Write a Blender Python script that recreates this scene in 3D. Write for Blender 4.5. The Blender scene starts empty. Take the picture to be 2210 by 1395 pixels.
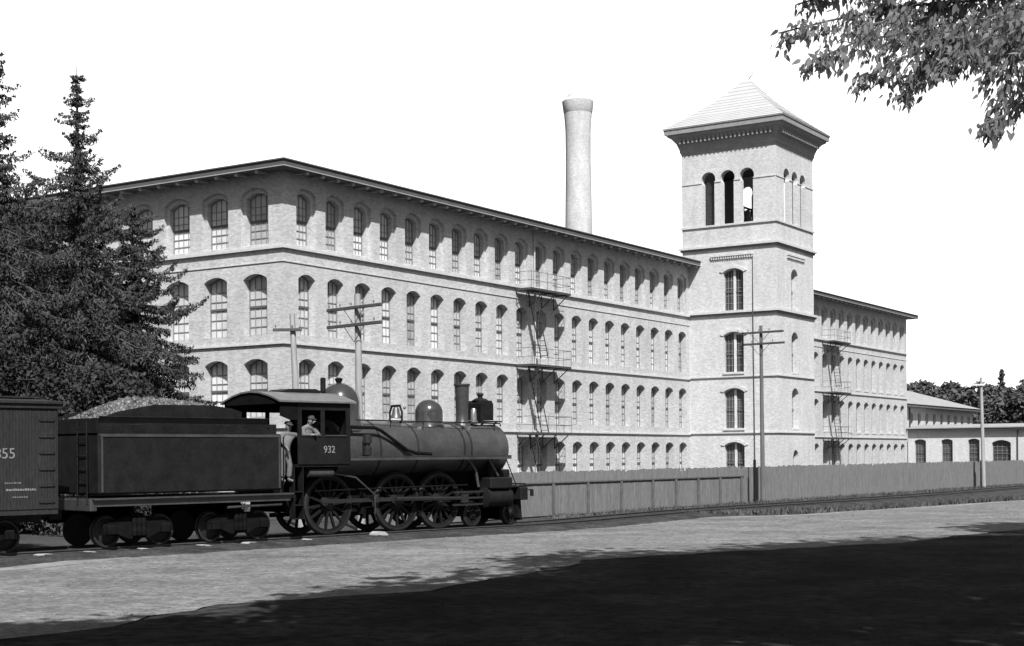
import bpy, math, random
import numpy as np
from mathutils import Vector, Matrix

# ------------------------------------------------------------------ scene, camera, light
scene = bpy.context.scene
col = scene.collection
F_PX, ROLL, HOR, EYE = 3127.6, 0.0079, 983.03, 2.4
cam_d = bpy.data.cameras.new('camera')
cam = bpy.data.objects.new('camera', cam_d)
col.objects.link(cam)
cam_d.sensor_width = 36.0
cam_d.lens = 36.0 * F_PX / 2210.0
cam_d.shift_y = (HOR - 697.5) / 2210.0
cam_d.clip_end = 6000.0
cam.location = (0, 0, EYE)
cam.rotation_euler = (math.radians(90), ROLL, 0)
scene.camera = cam

TH = 0.9967                                   # heading of the long mill wall
D = Vector((math.cos(TH), math.sin(TH), 0))
N = Vector((math.sin(TH), -math.cos(TH), 0))
CORNER = Vector((-11.618, 74.0, 0))
SUN_EL = math.radians(49)
sun_dir = (N - D).normalized()                # horizontal direction towards the sun
sun_az = math.atan2(sun_dir.x, sun_dir.y)
to_sun = Vector((sun_dir.x * math.cos(SUN_EL), sun_dir.y * math.cos(SUN_EL), math.sin(SUN_EL)))

world = bpy.data.worlds.new('World')
scene.world = world
world.use_nodes = True
wn, wl_ = world.node_tree.nodes, world.node_tree.links
wn.clear()
sky = wn.new('ShaderNodeTexSky')
sky.sky_type = 'NISHITA'
sky.sun_disc = False
sky.sun_elevation = SUN_EL
sky.sun_rotation = sun_az
sky.dust_density = 3.0
sky.ozone_density = 0.5
bw = wn.new('ShaderNodeRGBToBW')
bg = wn.new('ShaderNodeBackground')
bg.inputs['Strength'].default_value = 0.055
wo = wn.new('ShaderNodeOutputWorld')
wl_.new(sky.outputs[0], bw.inputs[0])
# added glow whitens the northern sky behind the mill without filling its walls
tc = wn.new('ShaderNodeTexCoord')
dt = wn.new('ShaderNodeVectorMath'); dt.operation = 'DOT_PRODUCT'; dt.inputs[1].default_value = (0, 1, 0)
wl_.new(tc.outputs['Generated'], dt.inputs[0])
cr = wn.new('ShaderNodeMapRange'); cr.interpolation_type = 'SMOOTHSTEP'
cr.inputs['From Min'].default_value = 0.72; cr.inputs['From Max'].default_value = 0.88
cr.inputs['To Min'].default_value = 0.0; cr.inputs['To Max'].default_value = 16.0
wl_.new(dt.outputs['Value'], cr.inputs['Value'])
sa = wn.new('ShaderNodeMath'); sa.operation = 'ADD'
wl_.new(bw.outputs[0], sa.inputs[0]); wl_.new(cr.outputs[0], sa.inputs[1])
wl_.new(sa.outputs[0], bg.inputs['Color'])
wl_.new(bg.outputs[0], wo.inputs[0])

sd = bpy.data.lights.new('sun', 'SUN')
sd.energy = 5.0
sd.angle = math.radians(0.55)
sd.color = (1, 1, 1)
sun = bpy.data.objects.new('sun', sd)
col.objects.link(sun)
sun.rotation_euler = to_sun.to_track_quat('Z', 'Y').to_euler()

scene.view_settings.view_transform = 'Standard'
scene.view_settings.look = 'None'
scene.view_settings.exposure = 0.68
scene.view_settings.gamma = 1.0

rnd = random.Random(7)
PI = math.pi

# ------------------------------------------------------------------ materials (all grey: a black and white photograph)
def mat(name, v, var=0.0, scale=3.0, rough=0.8, spec=0.3, detail=6.0, bump=0.0, bscale=None, metal=0.0,
        stretch=(1, 1, 1), fine=0.0, fscale=30.0, rnd_obj=0.0):
    m = bpy.data.materials.new(name)
    m.use_nodes = True
    nt = m.node_tree
    b = nt.nodes['Principled BSDF']
    b.inputs['Roughness'].default_value = rough
    b.inputs['Specular IOR Level'].default_value = spec
    b.inputs['Metallic'].default_value = metal
    geo = nt.nodes.new('ShaderNodeNewGeometry')
    mp = nt.nodes.new('ShaderNodeMapping')
    mp.inputs['Scale'].default_value = stretch
    nt.links.new(geo.outputs['Position'], mp.inputs['Vector'])
    val = None
    def noise(sc, amp, prev):
        n = nt.nodes.new('ShaderNodeTexNoise')
        n.inputs['Scale'].default_value = sc
        n.inputs['Detail'].default_value = detail
        nt.links.new(mp.outputs[0], n.inputs['Vector'])
        r = nt.nodes.new('ShaderNodeMapRange')
        r.inputs['From Min'].default_value = 0.3
        r.inputs['From Max'].default_value = 0.7
        r.inputs['To Min'].default_value = 1 - amp
        r.inputs['To Max'].default_value = 1 + amp
        nt.links.new(n.outputs['Fac'], r.inputs['Value'])
        mu = nt.nodes.new('ShaderNodeMath'); mu.operation = 'MULTIPLY'
        nt.links.new(r.outputs[0], mu.inputs[0])
        if prev is None: mu.inputs[1].default_value = v
        else: nt.links.new(prev, mu.inputs[1])
        return mu.outputs[0]
    if var: val = noise(scale, var, val)
    if fine: val = noise(fscale, fine, val)
    if rnd_obj:
        oi = nt.nodes.new('ShaderNodeObjectInfo')
        r = nt.nodes.new('ShaderNodeMapRange')
        r.inputs['To Min'].default_value = 1 - rnd_obj; r.inputs['To Max'].default_value = 1 + rnd_obj
        nt.links.new(oi.outputs['Random'], r.inputs['Value'])
        mu = nt.nodes.new('ShaderNodeMath'); mu.operation = 'MULTIPLY'
        nt.links.new(r.outputs[0], mu.inputs[0])
        if val is None: mu.inputs[1].default_value = v
        else: nt.links.new(val, mu.inputs[1])
        val = mu.outputs[0]
    if val is None:
        b.inputs['Base Color'].default_value = (v, v, v, 1)
    else:
        nt.links.new(val, b.inputs['Base Color'])
    if bump:
        n = nt.nodes.new('ShaderNodeTexNoise')
        n.inputs['Scale'].default_value = bscale or scale * 4
        n.inputs['Detail'].default_value = 5
        nt.links.new(mp.outputs[0], n.inputs['Vector'])
        bp = nt.nodes.new('ShaderNodeBump')
        bp.inputs['Strength'].default_value = 1.0
        bp.inputs['Distance'].default_value = bump
        nt.links.new(n.outputs['Fac'], bp.inputs['Height'])
        nt.links.new(bp.outputs[0], b.inputs['Normal'])
    return m

def brick_mat(name, v, mortar, contrast=0.25, var=0.10, size=1.0):
    m = bpy.data.materials.new(name); m.use_nodes = True
    nt = m.node_tree; L = nt.links.new
    b = nt.nodes['Principled BSDF']
    b.inputs['Roughness'].default_value = 0.9; b.inputs['Specular IOR Level'].default_value = 0.15
    geo = nt.nodes.new('ShaderNodeNewGeometry')
    sep = nt.nodes.new('ShaderNodeSeparateXYZ'); L(geo.outputs['Position'], sep.inputs[0])
    def dot(vec):
        d = nt.nodes.new('ShaderNodeVectorMath'); d.operation = 'DOT_PRODUCT'
        d.inputs[1].default_value = vec; L(geo.outputs['Position'], d.inputs[0]); return d.outputs['Value']
    ad = nt.nodes.new('ShaderNodeMath'); ad.operation = 'ADD'
    L(dot(tuple(D)), ad.inputs[0]); L(dot(tuple(N)), ad.inputs[1])
    cb = nt.nodes.new('ShaderNodeCombineXYZ'); L(ad.outputs[0], cb.inputs[0]); L(sep.outputs[2], cb.inputs[1])
    br = nt.nodes.new('ShaderNodeTexBrick')
    br.inputs['Scale'].default_value = 1.0
    br.inputs['Brick Width'].default_value = 0.24 * size
    br.inputs['Row Height'].default_value = 0.08 * size
    br.inputs['Mortar Size'].default_value = 0.012 * size
    br.inputs['Bias'].default_value = 0.0
    br.inputs['Color1'].default_value = (v * (1 - contrast),) * 3 + (1,)
    br.inputs['Color2'].default_value = (v * (1 + contrast),) * 3 + (1,)
    br.inputs['Mortar'].default_value = (mortar,) * 3 + (1,)
    L(cb.outputs[0], br.inputs['Vector'])
    out = br.outputs['Color']
    for sc, am, st in ((0.35, var * .6, (1, 1, 1)), (1.6, var * 0.8, (1, 1, 0.22)), (5.5, var * .8, (1, 1, 1)), (16, var * 1.1, (1, 1, 1))):
        mp = nt.nodes.new('ShaderNodeMapping'); mp.inputs['Scale'].default_value = st
        L(geo.outputs['Position'], mp.inputs['Vector'])
        n = nt.nodes.new('ShaderNodeTexNoise'); n.inputs['Scale'].default_value = sc; n.inputs['Detail'].default_value = 6
        L(mp.outputs[0], n.inputs['Vector'])
        r = nt.nodes.new('ShaderNodeMapRange')
        r.inputs['From Min'].default_value = 0.3; r.inputs['From Max'].default_value = 0.7
        r.inputs['To Min'].default_value = 1 - am; r.inputs['To Max'].default_value = 1 + am
        L(n.outputs['Fac'], r.inputs['Value'])
        mx = nt.nodes.new('ShaderNodeVectorMath'); mx.operation = 'MULTIPLY'
        L(out, mx.inputs[0]); L(r.outputs[0], mx.inputs[1]); out = mx.outputs[0]
    L(out, b.inputs['Base Color'])
    return m

M = dict(
    brick=brick_mat('brick', 0.39, 0.44, contrast=.20, var=.09),
    tower_brick=brick_mat('tower_brick', 0.45, 0.48, contrast=.17, var=0.09),
    chimney_brick=brick_mat('chimney_brick', 0.42, 0.45, contrast=.14, var=0.12, size=1.2),
    shed_brick=brick_mat('shed_brick', 0.46, 0.48, contrast=.12, var=0.08),
    stone=mat('stone', 0.46, 0.12, 4, 0.85, fine=0.1),
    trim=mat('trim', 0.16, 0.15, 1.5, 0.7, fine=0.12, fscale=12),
    fascia=mat('fascia', .075, .15, 1.5, .8, fine=.1),
    gutter=mat('gutter', .30, .1, 2, .7),
    trim_pale=mat('trim_pale', 0.52, 0.1, 2, 0.7),
    roof_dark=mat('roof_dark', 0.10, 0.2, 0.8, 0.9),
    roof_pale=mat('roof_pale', 0.25, 0.12, 0.9, 0.8, fine=0.1, fscale=5),
    cornice=mat('cornice', 0.27, 0.12, 2.5, 0.8, fine=.12, fscale=9),
    slate=mat('slate', 0.38, 0.05, 1.0, 0.6),
    sash=mat('sash', 0.20, 0.15, 3, 0.6),
    meeting_rail=mat('meeting_rail', 0.09, .1, 3, .8),
    sash_pale=mat('sash_pale', 0.42, 0.15, 3, 0.6),
    iron=mat('iron', 0.05, 0.2, 6, 0.6, metal=0.0),
    inner=mat('inner', 0.08, 0.1, 1, 0.95),
    black=mat('black', 0.009, 0.35, 2.5, 0.6, 0.16, fine=0.25, fscale=14),
    black_dull=mat('black_dull', 0.006, 0.3, 4, 0.9, 0.06, fine=0.3),
    jacket=mat('jacket', 0.040, 0.25, 2, 0.36, 0.6, fine=0.15, fscale=9),
    bright=mat('bright', 0.45, 0.1, 5, 0.22, 0.6, metal=0.8),
    tyre=mat('tyre', 0.022, 0.2, 6, 0.45, 0.3, metal=0.2),
    cab_roof=mat('cab_roof', 0.11, 0.2, 3, 0.5, 0.4),
    boxcar=mat('boxcar', 0.020, 0.18, 1.5, 0.8, 0.2, stretch=(1, 1, 0.3), fine=0.25, fscale=16),
    paint=mat('paint', 0.17, 0.2, 8, 0.8),
    coal=mat('coal', 0.065, 0.75, 4, 0.5, 0.6, fine=0.6, fscale=14),
    fence=mat('fence', 0.150, 0.14, 2.2, 0.95, 0.1, stretch=(3, 3, 0.35), fine=0.25, fscale=9),
    fence_low=mat('fence_low', 0.142, 0.16, 2.2, 0.95, 0.1, stretch=(3, 3, 0.35), fine=0.25, fscale=9),
    fence_post=mat('fence_post', 0.095, .2, 4, .95, .1),
    wood_dark=mat('wood_dark', 0.045, 0.2, 5, 0.9, 0.1),
    pole=mat('pole', 0.27, 0.2, 4, 0.85, 0.15, stretch=(3, 3, 0.3)),
    pole_grey=mat('pole_grey', 0.11, 0.2, 4, 0.85, 0.15, stretch=(3, 3, 0.3)),
    arm=mat('arm', 0.07, 0.2, 4, 0.85, 0.15),
    rail=mat('rail', 0.045, 0.2, 4, 0.5, 0.4),
    tie=mat('tie', 0.045, 0.3, 5, 0.95, 0.1),
    leaves_dark=mat('leaves_dark', 0.030, 0.4, .8, 0.8, 0.15, fine=.3, fscale=6),
    needles=mat('needles', 0.052, 0.45, 1.1, 0.85, 0.15, fine=0.3, fscale=9),
    leaves=mat('leaves', 0.075, 0.4, 0.25, 0.75, 0.2, fine=0.35, fscale=3),
    leaves_near=mat('leaves_near', 0.23, 0.2, 2.0, 0.6, 0.3, fine=0.2, fscale=20),
    bark=mat('bark', 0.09, 0.3, 4, 0.95, 0.1, stretch=(2, 2, 0.4)),
    skin=mat('skin', 0.15, 0.05, 6, 0.6), cloth=mat('cloth', 0.12, 0.15, 9, 0.95, 0.1),
    cloth_dark=mat('cloth_dark', 0.06, 0.15, 9, 0.95, 0.1), shirt=mat('shirt', 0.11, 0.1, 9, 0.95, 0.1),
    white_stone=mat('white_stone', 0.30, 0.1, 6, 0.8),
    bronze=mat('bronze', 0.10, 0.2, 4, 0.4, 0.5, metal=0.4),
    insul=mat('insul', 0.10, 0, 1, 0.3, 0.5),
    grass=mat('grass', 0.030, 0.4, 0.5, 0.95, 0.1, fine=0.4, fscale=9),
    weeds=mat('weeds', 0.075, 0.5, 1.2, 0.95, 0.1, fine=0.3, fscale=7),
)
# glazing: opaque panes behind the sashes, in a different tone at every window
def pane_mat(name, lo, hi, rough=0.25):
    m = bpy.data.materials.new(name); m.use_nodes = True; nt = m.node_tree; L = nt.links.new
    b = nt.nodes['Principled BSDF']; b.inputs['Roughness'].default_value = rough
    b.inputs['Specular IOR Level'].default_value = 0.6
    oi = nt.nodes.new('ShaderNodeObjectInfo')
    geo = nt.nodes.new('ShaderNodeNewGeometry')
    n = nt.nodes.new('ShaderNodeTexNoise'); n.inputs['Scale'].default_value = 1.7; n.inputs['Detail'].default_value = 3
    L(geo.outputs['Position'], n.inputs['Vector'])
    a = nt.nodes.new('ShaderNodeMath'); a.operation = 'ADD'
    L(oi.outputs['Random'], a.inputs[0]); L(n.outputs['Fac'], a.inputs[1])
    r = nt.nodes.new('ShaderNodeMapRange')
    r.inputs['From Min'].default_value = 0.35; r.inputs['From Max'].default_value = 1.45
    r.inputs['To Min'].default_value = lo; r.inputs['To Max'].default_value = hi
    L(a.outputs[0], r.inputs['Value']); L(r.outputs[0], b.inputs['Base Color'])
    return m
M['pane'] = pane_mat('pane', 0.28, 0.62)
M['pane_low'] = pane_mat('pane_low', 0.20, 0.70)
M['pane_mid'] = pane_mat('pane_mid', .10, .26)
M['pane_dark'] = pane_mat('pane_dark', 0.02, 0.07)

nt = M['leaves_near'].node_tree; b_ = nt.nodes['Principled BSDF']
tr_ = nt.nodes.new('ShaderNodeBsdfTranslucent'); tr_.inputs['Color'].default_value = (.34, .34, .34, 1)
mx_ = nt.nodes.new('ShaderNodeMixShader'); mx_.inputs[0].default_value = .55
nt.links.new(b_.outputs[0], mx_.inputs[1]); nt.links.new(tr_.outputs[0], mx_.inputs[2]); nt.links.new(mx_.outputs[0], nt.nodes['Material Output'].inputs[0])
# ------------------------------------------------------------------ helpers
class MB:
    def __init__(s): s.v = []; s.f = []; s.m = []
    def add(s, vs, fs, mi=0):
        o = len(s.v); s.v += [tuple(p) for p in vs]
        s.f += [tuple(i + o for i in f) for f in fs]; s.m += [mi] * len(fs); return s
    def box(s, x0, x1, y0, y1, z0, z1, mi=0):
        v = [(x, y, z) for x in (x0, x1) for y in (y0, y1) for z in (z0, z1)]
        return s.add(v, [(0, 1, 3, 2), (4, 6, 7, 5), (0, 4, 5, 1), (2, 3, 7, 6), (0, 2, 6, 4), (1, 5, 7, 3)], mi)
    def bbox(s, x0, x1, y0, y1, z0, z1, b=0.02, mi=0):      # chamfered box
        v = []; cx, cy, cz = (x0 + x1) / 2, (y0 + y1) / 2, (z0 + z1) / 2
        hx, hy, hz = (x1 - x0) / 2, (y1 - y0) / 2, (z1 - z0) / 2
        b = min(b, hx * .8, hy * .8, hz * .8)
        idx = {}
        for sx in (-1, 1):
            for sy in (-1, 1):
                for sz in (-1, 1):
                    for k in range(3):
                        d = [hx - b, hy - b, hz - b]; d[k] = (hx, hy, hz)[k]
                        idx[(sx, sy, sz, k)] = len(v)
                        v.append((cx + sx * d[0], cy + sy * d[1], cz + sz * d[2]))
        f = []
        for k in range(3):
            for sg in (-1, 1):
                o = [(-1, -1), (1, -1), (1, 1), (-1, 1)]
                q = []
                for a, c in o:
                    t = [a, c]; t.insert(k, sg); q.append(idx[(t[0], t[1], t[2], k)])
                f.append(tuple(q))
        for k in range(3):       # edges parallel to axis k
            i, j = [a for a in range(3) if a != k]
            for si in (-1, 1):
                for sj in (-1, 1):
                    q = []
                    for sk, ff in ((-1, i), (1, i), (1, j), (-1, j)):
                        t = [0, 0, 0]; t[i] = si; t[j] = sj; t[k] = sk
                        q.append(idx[(t[0], t[1], t[2], ff)])
                    f.append(tuple(q))
        for sx in (-1, 1):
            for sy in (-1, 1):
                for sz in (-1, 1): f.append(tuple(idx[(sx, sy, sz, k)] for k in range(3)))
        return s.add(v, f, mi)
    def ring(s, c, ax, r, n, ph=0):
        ax = Vector(ax).normalized()
        u = ax.orthogonal().normalized(); w = ax.cross(u)
        return [Vector(c) + u * math.cos(2 * PI * i / n + ph) * r + w * math.sin(2 * PI * i / n + ph) * r for i in range(n)]
    def tube(s, pts, rad, n=8, cap=True, mi=0):
        pts = [Vector(p) for p in pts]
        if not isinstance(rad, (list, tuple)): rad = [rad] * len(pts)
        rings = []; prev = None
        for i, p in enumerate(pts):
            t = (pts[min(i + 1, len(pts) - 1)] - pts[max(i - 1, 0)])
            if t.length < 1e-9: t = Vector((0, 0, 1))
            t.normalize()
            if prev is None: u = t.orthogonal().normalized()
            else:
                u = prev - t * prev.dot(t)
                u = u.normalized() if u.length > 1e-6 else t.orthogonal().normalized()
            prev = u; w = t.cross(u)
            rings.append([p + (u * math.cos(2 * PI * k / n) + w * math.sin(2 * PI * k / n)) * rad[i] for k in range(n)])
        vs = [q for r in rings for q in r]; fs = []
        for i in range(len(rings) - 1):
            for k in range(n):
                a = i * n + k; b_ = i * n + (k + 1) % n
                fs.append((a, b_, b_ + n, a + n))
        if cap:
            fs.append(tuple(range(n))[::-1]); fs.append(tuple(range((len(rings) - 1) * n, len(rings) * n)))
        return s.add(vs, fs, mi)
    def lathe(s, prof, c=(0, 0, 0), ax='z', n=24, mi=0, a0=0, a1=2 * PI, cap=True):     # prof: (r, h)
        vs = []; full = abs(a1 - a0 - 2 * PI) < 1e-6; m = n if full else n + 1
        for r, h in prof:
            for k in range(m):
                a = a0 + (a1 - a0) * k / n
                p = (r * math.cos(a), r * math.sin(a), h)
                if ax == 'x': p = (h, p[0], p[1])
                if ax == 'y': p = (p[0], h, p[1])
                vs.append((p[0] + c[0], p[1] + c[1], p[2] + c[2]))
        fs = []
        for i in range(len(prof) - 1):
            for k in range(n):
                a = i * m + k; b_ = i * m + (k + 1) % m
                fs.append((a, b_, b_ + m, a + m))
        if cap and full:
            if prof[0][0] > 1e-4: fs.append(tuple(range(m))[::-1])
            if prof[-1][0] > 1e-4: fs.append(tuple(range((len(prof) - 1) * m, len(prof) * m)))
        return s.add(vs, fs, mi)
    def prism(s, poly, y0, y1, plane='xz', mi=0):          # extrude a 2D polygon
        n = len(poly)
        def P(a, b_, t): return {'xz': (a, t, b_), 'xy': (a, b_, t), 'yz': (t, a, b_)}[plane]
        vs = [P(a, b_, y0) for a, b_ in poly] + [P(a, b_, y1) for a, b_ in poly]
        fs = [tuple(range(n)), tuple(range(n, 2 * n))[::-1]] + [(i, i + n, (i + 1) % n + n, (i + 1) % n) for i in range(n)]
        return s.add(vs, fs, mi)
    def build(s, name, mats, parent=None, smooth=False, loc=None, rot=None, link=True):
        me = bpy.data.meshes.new(name)
        me.from_pydata(s.v, [], s.f)
        if not isinstance(mats, (list, tuple)): mats = [mats]
        for m in mats: me.materials.append(M[m] if isinstance(m, str) else m)
        if len(mats) > 1: me.polygons.foreach_set('material_index', s.m)
        if smooth:
            me.polygons.foreach_set('use_smooth', [True] * len(me.polygons))
            try: me.set_sharp_from_angle(angle=math.radians(40))
            except Exception: pass
        import bmesh
        bm = bmesh.new(); bm.from_mesh(me); bmesh.ops.recalc_face_normals(bm, faces=bm.faces); bm.to_mesh(me); bm.free()
        o = bpy.data.objects.new(name, me)
        if parent is not None: o.parent = parent
        if loc is not None: o.location = loc
        if rot is not None: o.rotation_euler = rot
        if link: col.objects.link(o)
        return o

def tag(o, label=None, cat=None, group=None, kind=None):
    if label: o['label'] = label
    if cat: o['category'] = cat
    if group: o['group'] = group
    if kind: o['kind'] = kind
    return o
def thing(name, label, cat, loc=(0, 0, 0), rz=0.0, group=None):
    o = bpy.data.objects.new(name, None); col.objects.link(o)
    o.empty_display_size = 0.3
    o.location = loc; o.rotation_euler = (0, 0, rz)
    return tag(o, label, cat, group)
def structure(o): return tag(o, kind='structure')
def copy_child(src, parent, loc=None, rot=None):
    c = src.copy(); col.objects.link(c); c.parent = parent
    if loc is not None: c.location = loc
    if rot is not None: c.rotation_euler = rot
    for ch in list(src.children):
        g = ch.copy(); col.objects.link(g); g.parent = c
    return c
def copy_tree(src, loc=None, rz=None):
    c = src.copy(); col.objects.link(c)
    if loc is not None: c.location = loc
    if rz is not None: c.rotation_euler = (0, 0, rz)
    for ch in list(src.children): copy_child(ch, c)
    return c
def mesh_np(name, verts, faces, mats, parent=None, mi=None):
    me = bpy.data.meshes.new(name)
    nv, nf = len(verts), len(faces); k = faces.shape[1]
    me.vertices.add(nv); me.vertices.foreach_set('co', verts.astype(np.float32).ravel())
    me.loops.add(nf * k); me.loops.foreach_set('vertex_index', faces.astype(np.int32).ravel())
    me.polygons.add(nf); me.polygons.foreach_set('loop_start', np.arange(0, nf * k, k, dtype=np.int32))
    if mi is not None: me.polygons.foreach_set('material_index', mi.astype(np.int32))
    me.update(); me.validate()
    for m in (mats if isinstance(mats, (list, tuple)) else [mats]): me.materials.append(M[m])
    o = bpy.data.objects.new(name, me); col.objects.link(o)
    if parent is not None: o.parent = parent
    return o

# ------------------------------------------------------------------ ground
GZ = -0.22
g = MB()
g.add([(-3000, -600, GZ), (3000, -600, GZ), (3000, 4500, GZ), (-3000, 4500, GZ)], [(0, 1, 2, 3)])
m = mat('yard_ground', 0.045, 0.25, 0.15, 0.95, 0.1, fine=0.25, fscale=2.5)
M['yard_ground'] = m
structure(g.build('ground', 'yard_ground'))

# dirt road: bumpy sheet with ruts, between the ballast edge and the lawn
def road_material():
    m = bpy.data.materials.new('dirt_road'); m.use_nodes = True; nt = m.node_tree; L = nt.links.new
    b = nt.nodes['Principled BSDF']; b.inputs['Roughness'].default_value = 0.95; b.inputs['Specular IOR Level'].default_value = 0.1
    geo = nt.nodes.new('ShaderNodeNewGeometry')
    out = None
    for sc, am, st, rz in ((0.5, 0.22, (0.55, 1.0, 1), math.radians(-50)), (1.1, 0.18, (1, 1, 1), 0), (4.0, 0.30, (1, 1, 1), 0), (13.0, 0.36, (1, 1, 1), 0)):
        mp = nt.nodes.new('ShaderNodeMapping'); mp.inputs['Scale'].default_value = st; mp.inputs['Rotation'].default_value = (0, 0, rz)
        L(geo.outputs['Position'], mp.inputs['Vector'])
        n = nt.nodes.new('ShaderNodeTexNoise'); n.inputs['Scale'].default_value = sc; n.inputs['Detail'].default_value = 7
        L(mp.outputs[0], n.inputs['Vector'])
        r = nt.nodes.new('ShaderNodeMapRange'); r.inputs['From Min'].default_value = 0.3; r.inputs['From Max'].default_value = 0.7
        r.inputs['To Min'].default_value = 1 - am; r.inputs['To Max'].default_value = 1 + am
        L(n.outputs['Fac'], r.inputs['Value'])
        mu = nt.nodes.new('ShaderNodeMath'); mu.operation = 'MULTIPLY'
        L(r.outputs[0], mu.inputs[0])
        if out is None: mu.inputs[1].default_value = 0.142
        else: L(out, mu.inputs[1])
        out = mu.outputs[0]
    L(out, b.inputs['Base Color'])
    n = nt.nodes.new('ShaderNodeTexNoise'); n.inputs['Scale'].default_value = 9; n.inputs['Detail'].default_value = 8
    L(geo.outputs['Position'], n.inputs['Vector'])
    bp = nt.nodes.new('ShaderNodeBump'); bp.inputs['Distance'].default_value = 0.06
    L(n.outputs['Fac'], bp.inputs['Height']); L(bp.outputs[0], b.inputs['Normal'])
    return m
M['dirt_road'] = road_material()
far_edge = [(-40, 6), (-25, 20), (-15, 31.2), (-12.3, 34.9), (-10.9, 38.0), (-10.0, 41.6), (-7.7, 44.3), (-4.0, 47.6), (-0.1, 51.2), (3.4, 55.4), (6.3, 58.7), (11.8, 60.9), (18.5, 68), (27.4, 77.2), (45, 100), (80, 150)]
shade_edge = [(-34, -4), (-20, 6), (-11, 15), (-8.3, 19.4), (-6.5, 22.3), (-5.2, 25.6), (-1.6, 28.0), (0.4, 32.0), (1.9, 35.8), (6.0, 38.6), (10.8, 41.4), (18.6, 50), (26, 59), (36, 70), (56, 96), (92, 146)]
def resample(pts, n):
    P = np.array(pts, float); d = np.r_[0, np.cumsum(np.hypot(*np.diff(P, axis=0).T))]
    t = np.linspace(0, d[-1], n); return np.c_[np.interp(t, d, P[:, 0]), np.interp(t, d, P[:, 1])]
def resample_i(pts, k):
    P = np.array(pts, float); t = np.linspace(0, len(P) - 1, (len(P) - 1) * k + 1)
    return np.c_[np.interp(t, np.arange(len(P)), P[:, 0]), np.interp(t, np.arange(len(P)), P[:, 1])]
rs = np.random.RandomState(3)
def sheet(name, a, b, cols, zf, material):
    vs = []; R = len(a)
    for i in range(R):
        for j in range(cols + 1):
            t = j / cols; p = a[i] * (1 - t) + b[i] * t
            vs.append((p[0], p[1], zf(p[0], p[1], t)))
    vs = np.array(vs); fs = []
    for i in range(R - 1):
        for j in range(cols):
            q = i * (cols + 1) + j; fs.append((q, q + 1, q + cols + 2, q + cols + 1))
    o = mesh_np(name, vs, np.array(fs), material)
    o.data.polygons.foreach_set('use_smooth', [True] * len(o.data.polygons))
    return o
def jag(P, amp, seed):
    """roughen an outline sideways only, so it never folds back"""
    r = np.random.RandomState(seed); t = np.gradient(P, axis=0); t /= np.linalg.norm(t, axis=1)[:, None]
    n = np.c_[-t[:, 1], t[:, 0]]; w = r.normal(0, 1, len(P)); w = np.convolve(w, [.2, .6, .2], 'same')
    return P + n * (w * amp)[:, None]
def flat(name, outline, z, material, thick=0):
    o = MB().add([(p[0], p[1], z) for p in outline], [tuple(range(len(outline)))]).build(name, material)
    return structure(o)
fe = jag(resample(far_edge, 420), .10, 3); ne = jag(resample(shade_edge, 420), .16, 4)
flat('road', np.vstack([fe, ne[::-1]]), -0.195, 'dirt_road')
# pale dusty shoulder along the far side of the road
M['dust'] = mat('dust', 0.185, 0.3, 0.9, 0.95, 0.1, fine=0.25, fscale=6, bump=.04, bscale=10)
k_ = slice(40, 310); dv = ne[k_] - fe[k_]; dv /= np.linalg.norm(dv, axis=1)[:, None]
wd = (.55 + .5 * np.sin(np.arange(270) * .09) ** 2 + rs.normal(0, .06, 270))[:, None]
ta = resample(np.c_[fe[k_]], 270)
tg = np.gradient(resample(far_edge, 420), axis=0)[k_]; tg /= np.linalg.norm(tg, axis=1)[:, None]
nrm = np.c_[tg[:, 1], -tg[:, 0]]
flat('road_shoulder', np.vstack([fe[k_] + nrm * .05, (fe[k_] + nrm * wd)[::-1]]), -0.190, 'dust')
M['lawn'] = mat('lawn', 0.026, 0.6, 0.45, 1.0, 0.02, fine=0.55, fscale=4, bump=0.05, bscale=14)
flat('lawn', np.vstack([jag(resample(shade_edge, 420), .16, 4) + np.array([.10, -.12]), np.array([(140, 120), (90, 0), (60, -60), (-60, -60)])]), -0.180, 'lawn')  # dark lawn carried out to the tree-shadow edge, deepening the shade by colour

# track centre line
T_ANG = math.radians(45.4)
T = Vector((math.cos(T_ANG), math.sin(T_ANG), 0)); TN = Vector((math.sin(T_ANG), -math.cos(T_ANG), 0))
TO = Vector((0.0989, 51.4919, 0))
def catmull(P, k):
    P = [Vector((p[0], p[1], 0)) for p in P]; out = []
    for i in range(1, len(P) - 2):
        for j in range(k):
            t = j / k; a, b_, c, d = P[i - 1:i + 3]
            out.append(0.5 * ((2 * b_) + (c - a) * t + (2 * a - 5 * b_ + 4 * c - d) * t * t + (3 * b_ - a - 3 * c + d) * t ** 3))
    out.append(P[-2]); return out
tp_ = [TO - T * 60, TO - T * 45, TO - T * 30, TO - T * 15, TO - T * 5, TO + T * 1.5, Vector((5.0, 58.6, 0)), Vector((9.7, 65.5, 0)), Vector((21.7, 80.6, 0)), Vector((34.0, 98.2, 0)), Vector((56, 130, 0)), Vector((78, 162, 0))]
path = catmull(tp_, 40)
seg = [0.0]
for i in range(1, len(path)): seg.append(seg[-1] + (path[i] - path[i - 1]).length)
def along(s):
    i = min(max(np.searchsorted(seg, s) - 1, 0), len(path) - 2)
    t = (s - seg[i]) / (seg[i + 1] - seg[i]); p = path[i].lerp(path[i + 1], t); d = (path[i + 1] - path[i]).normalized()
    return p, d
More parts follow.
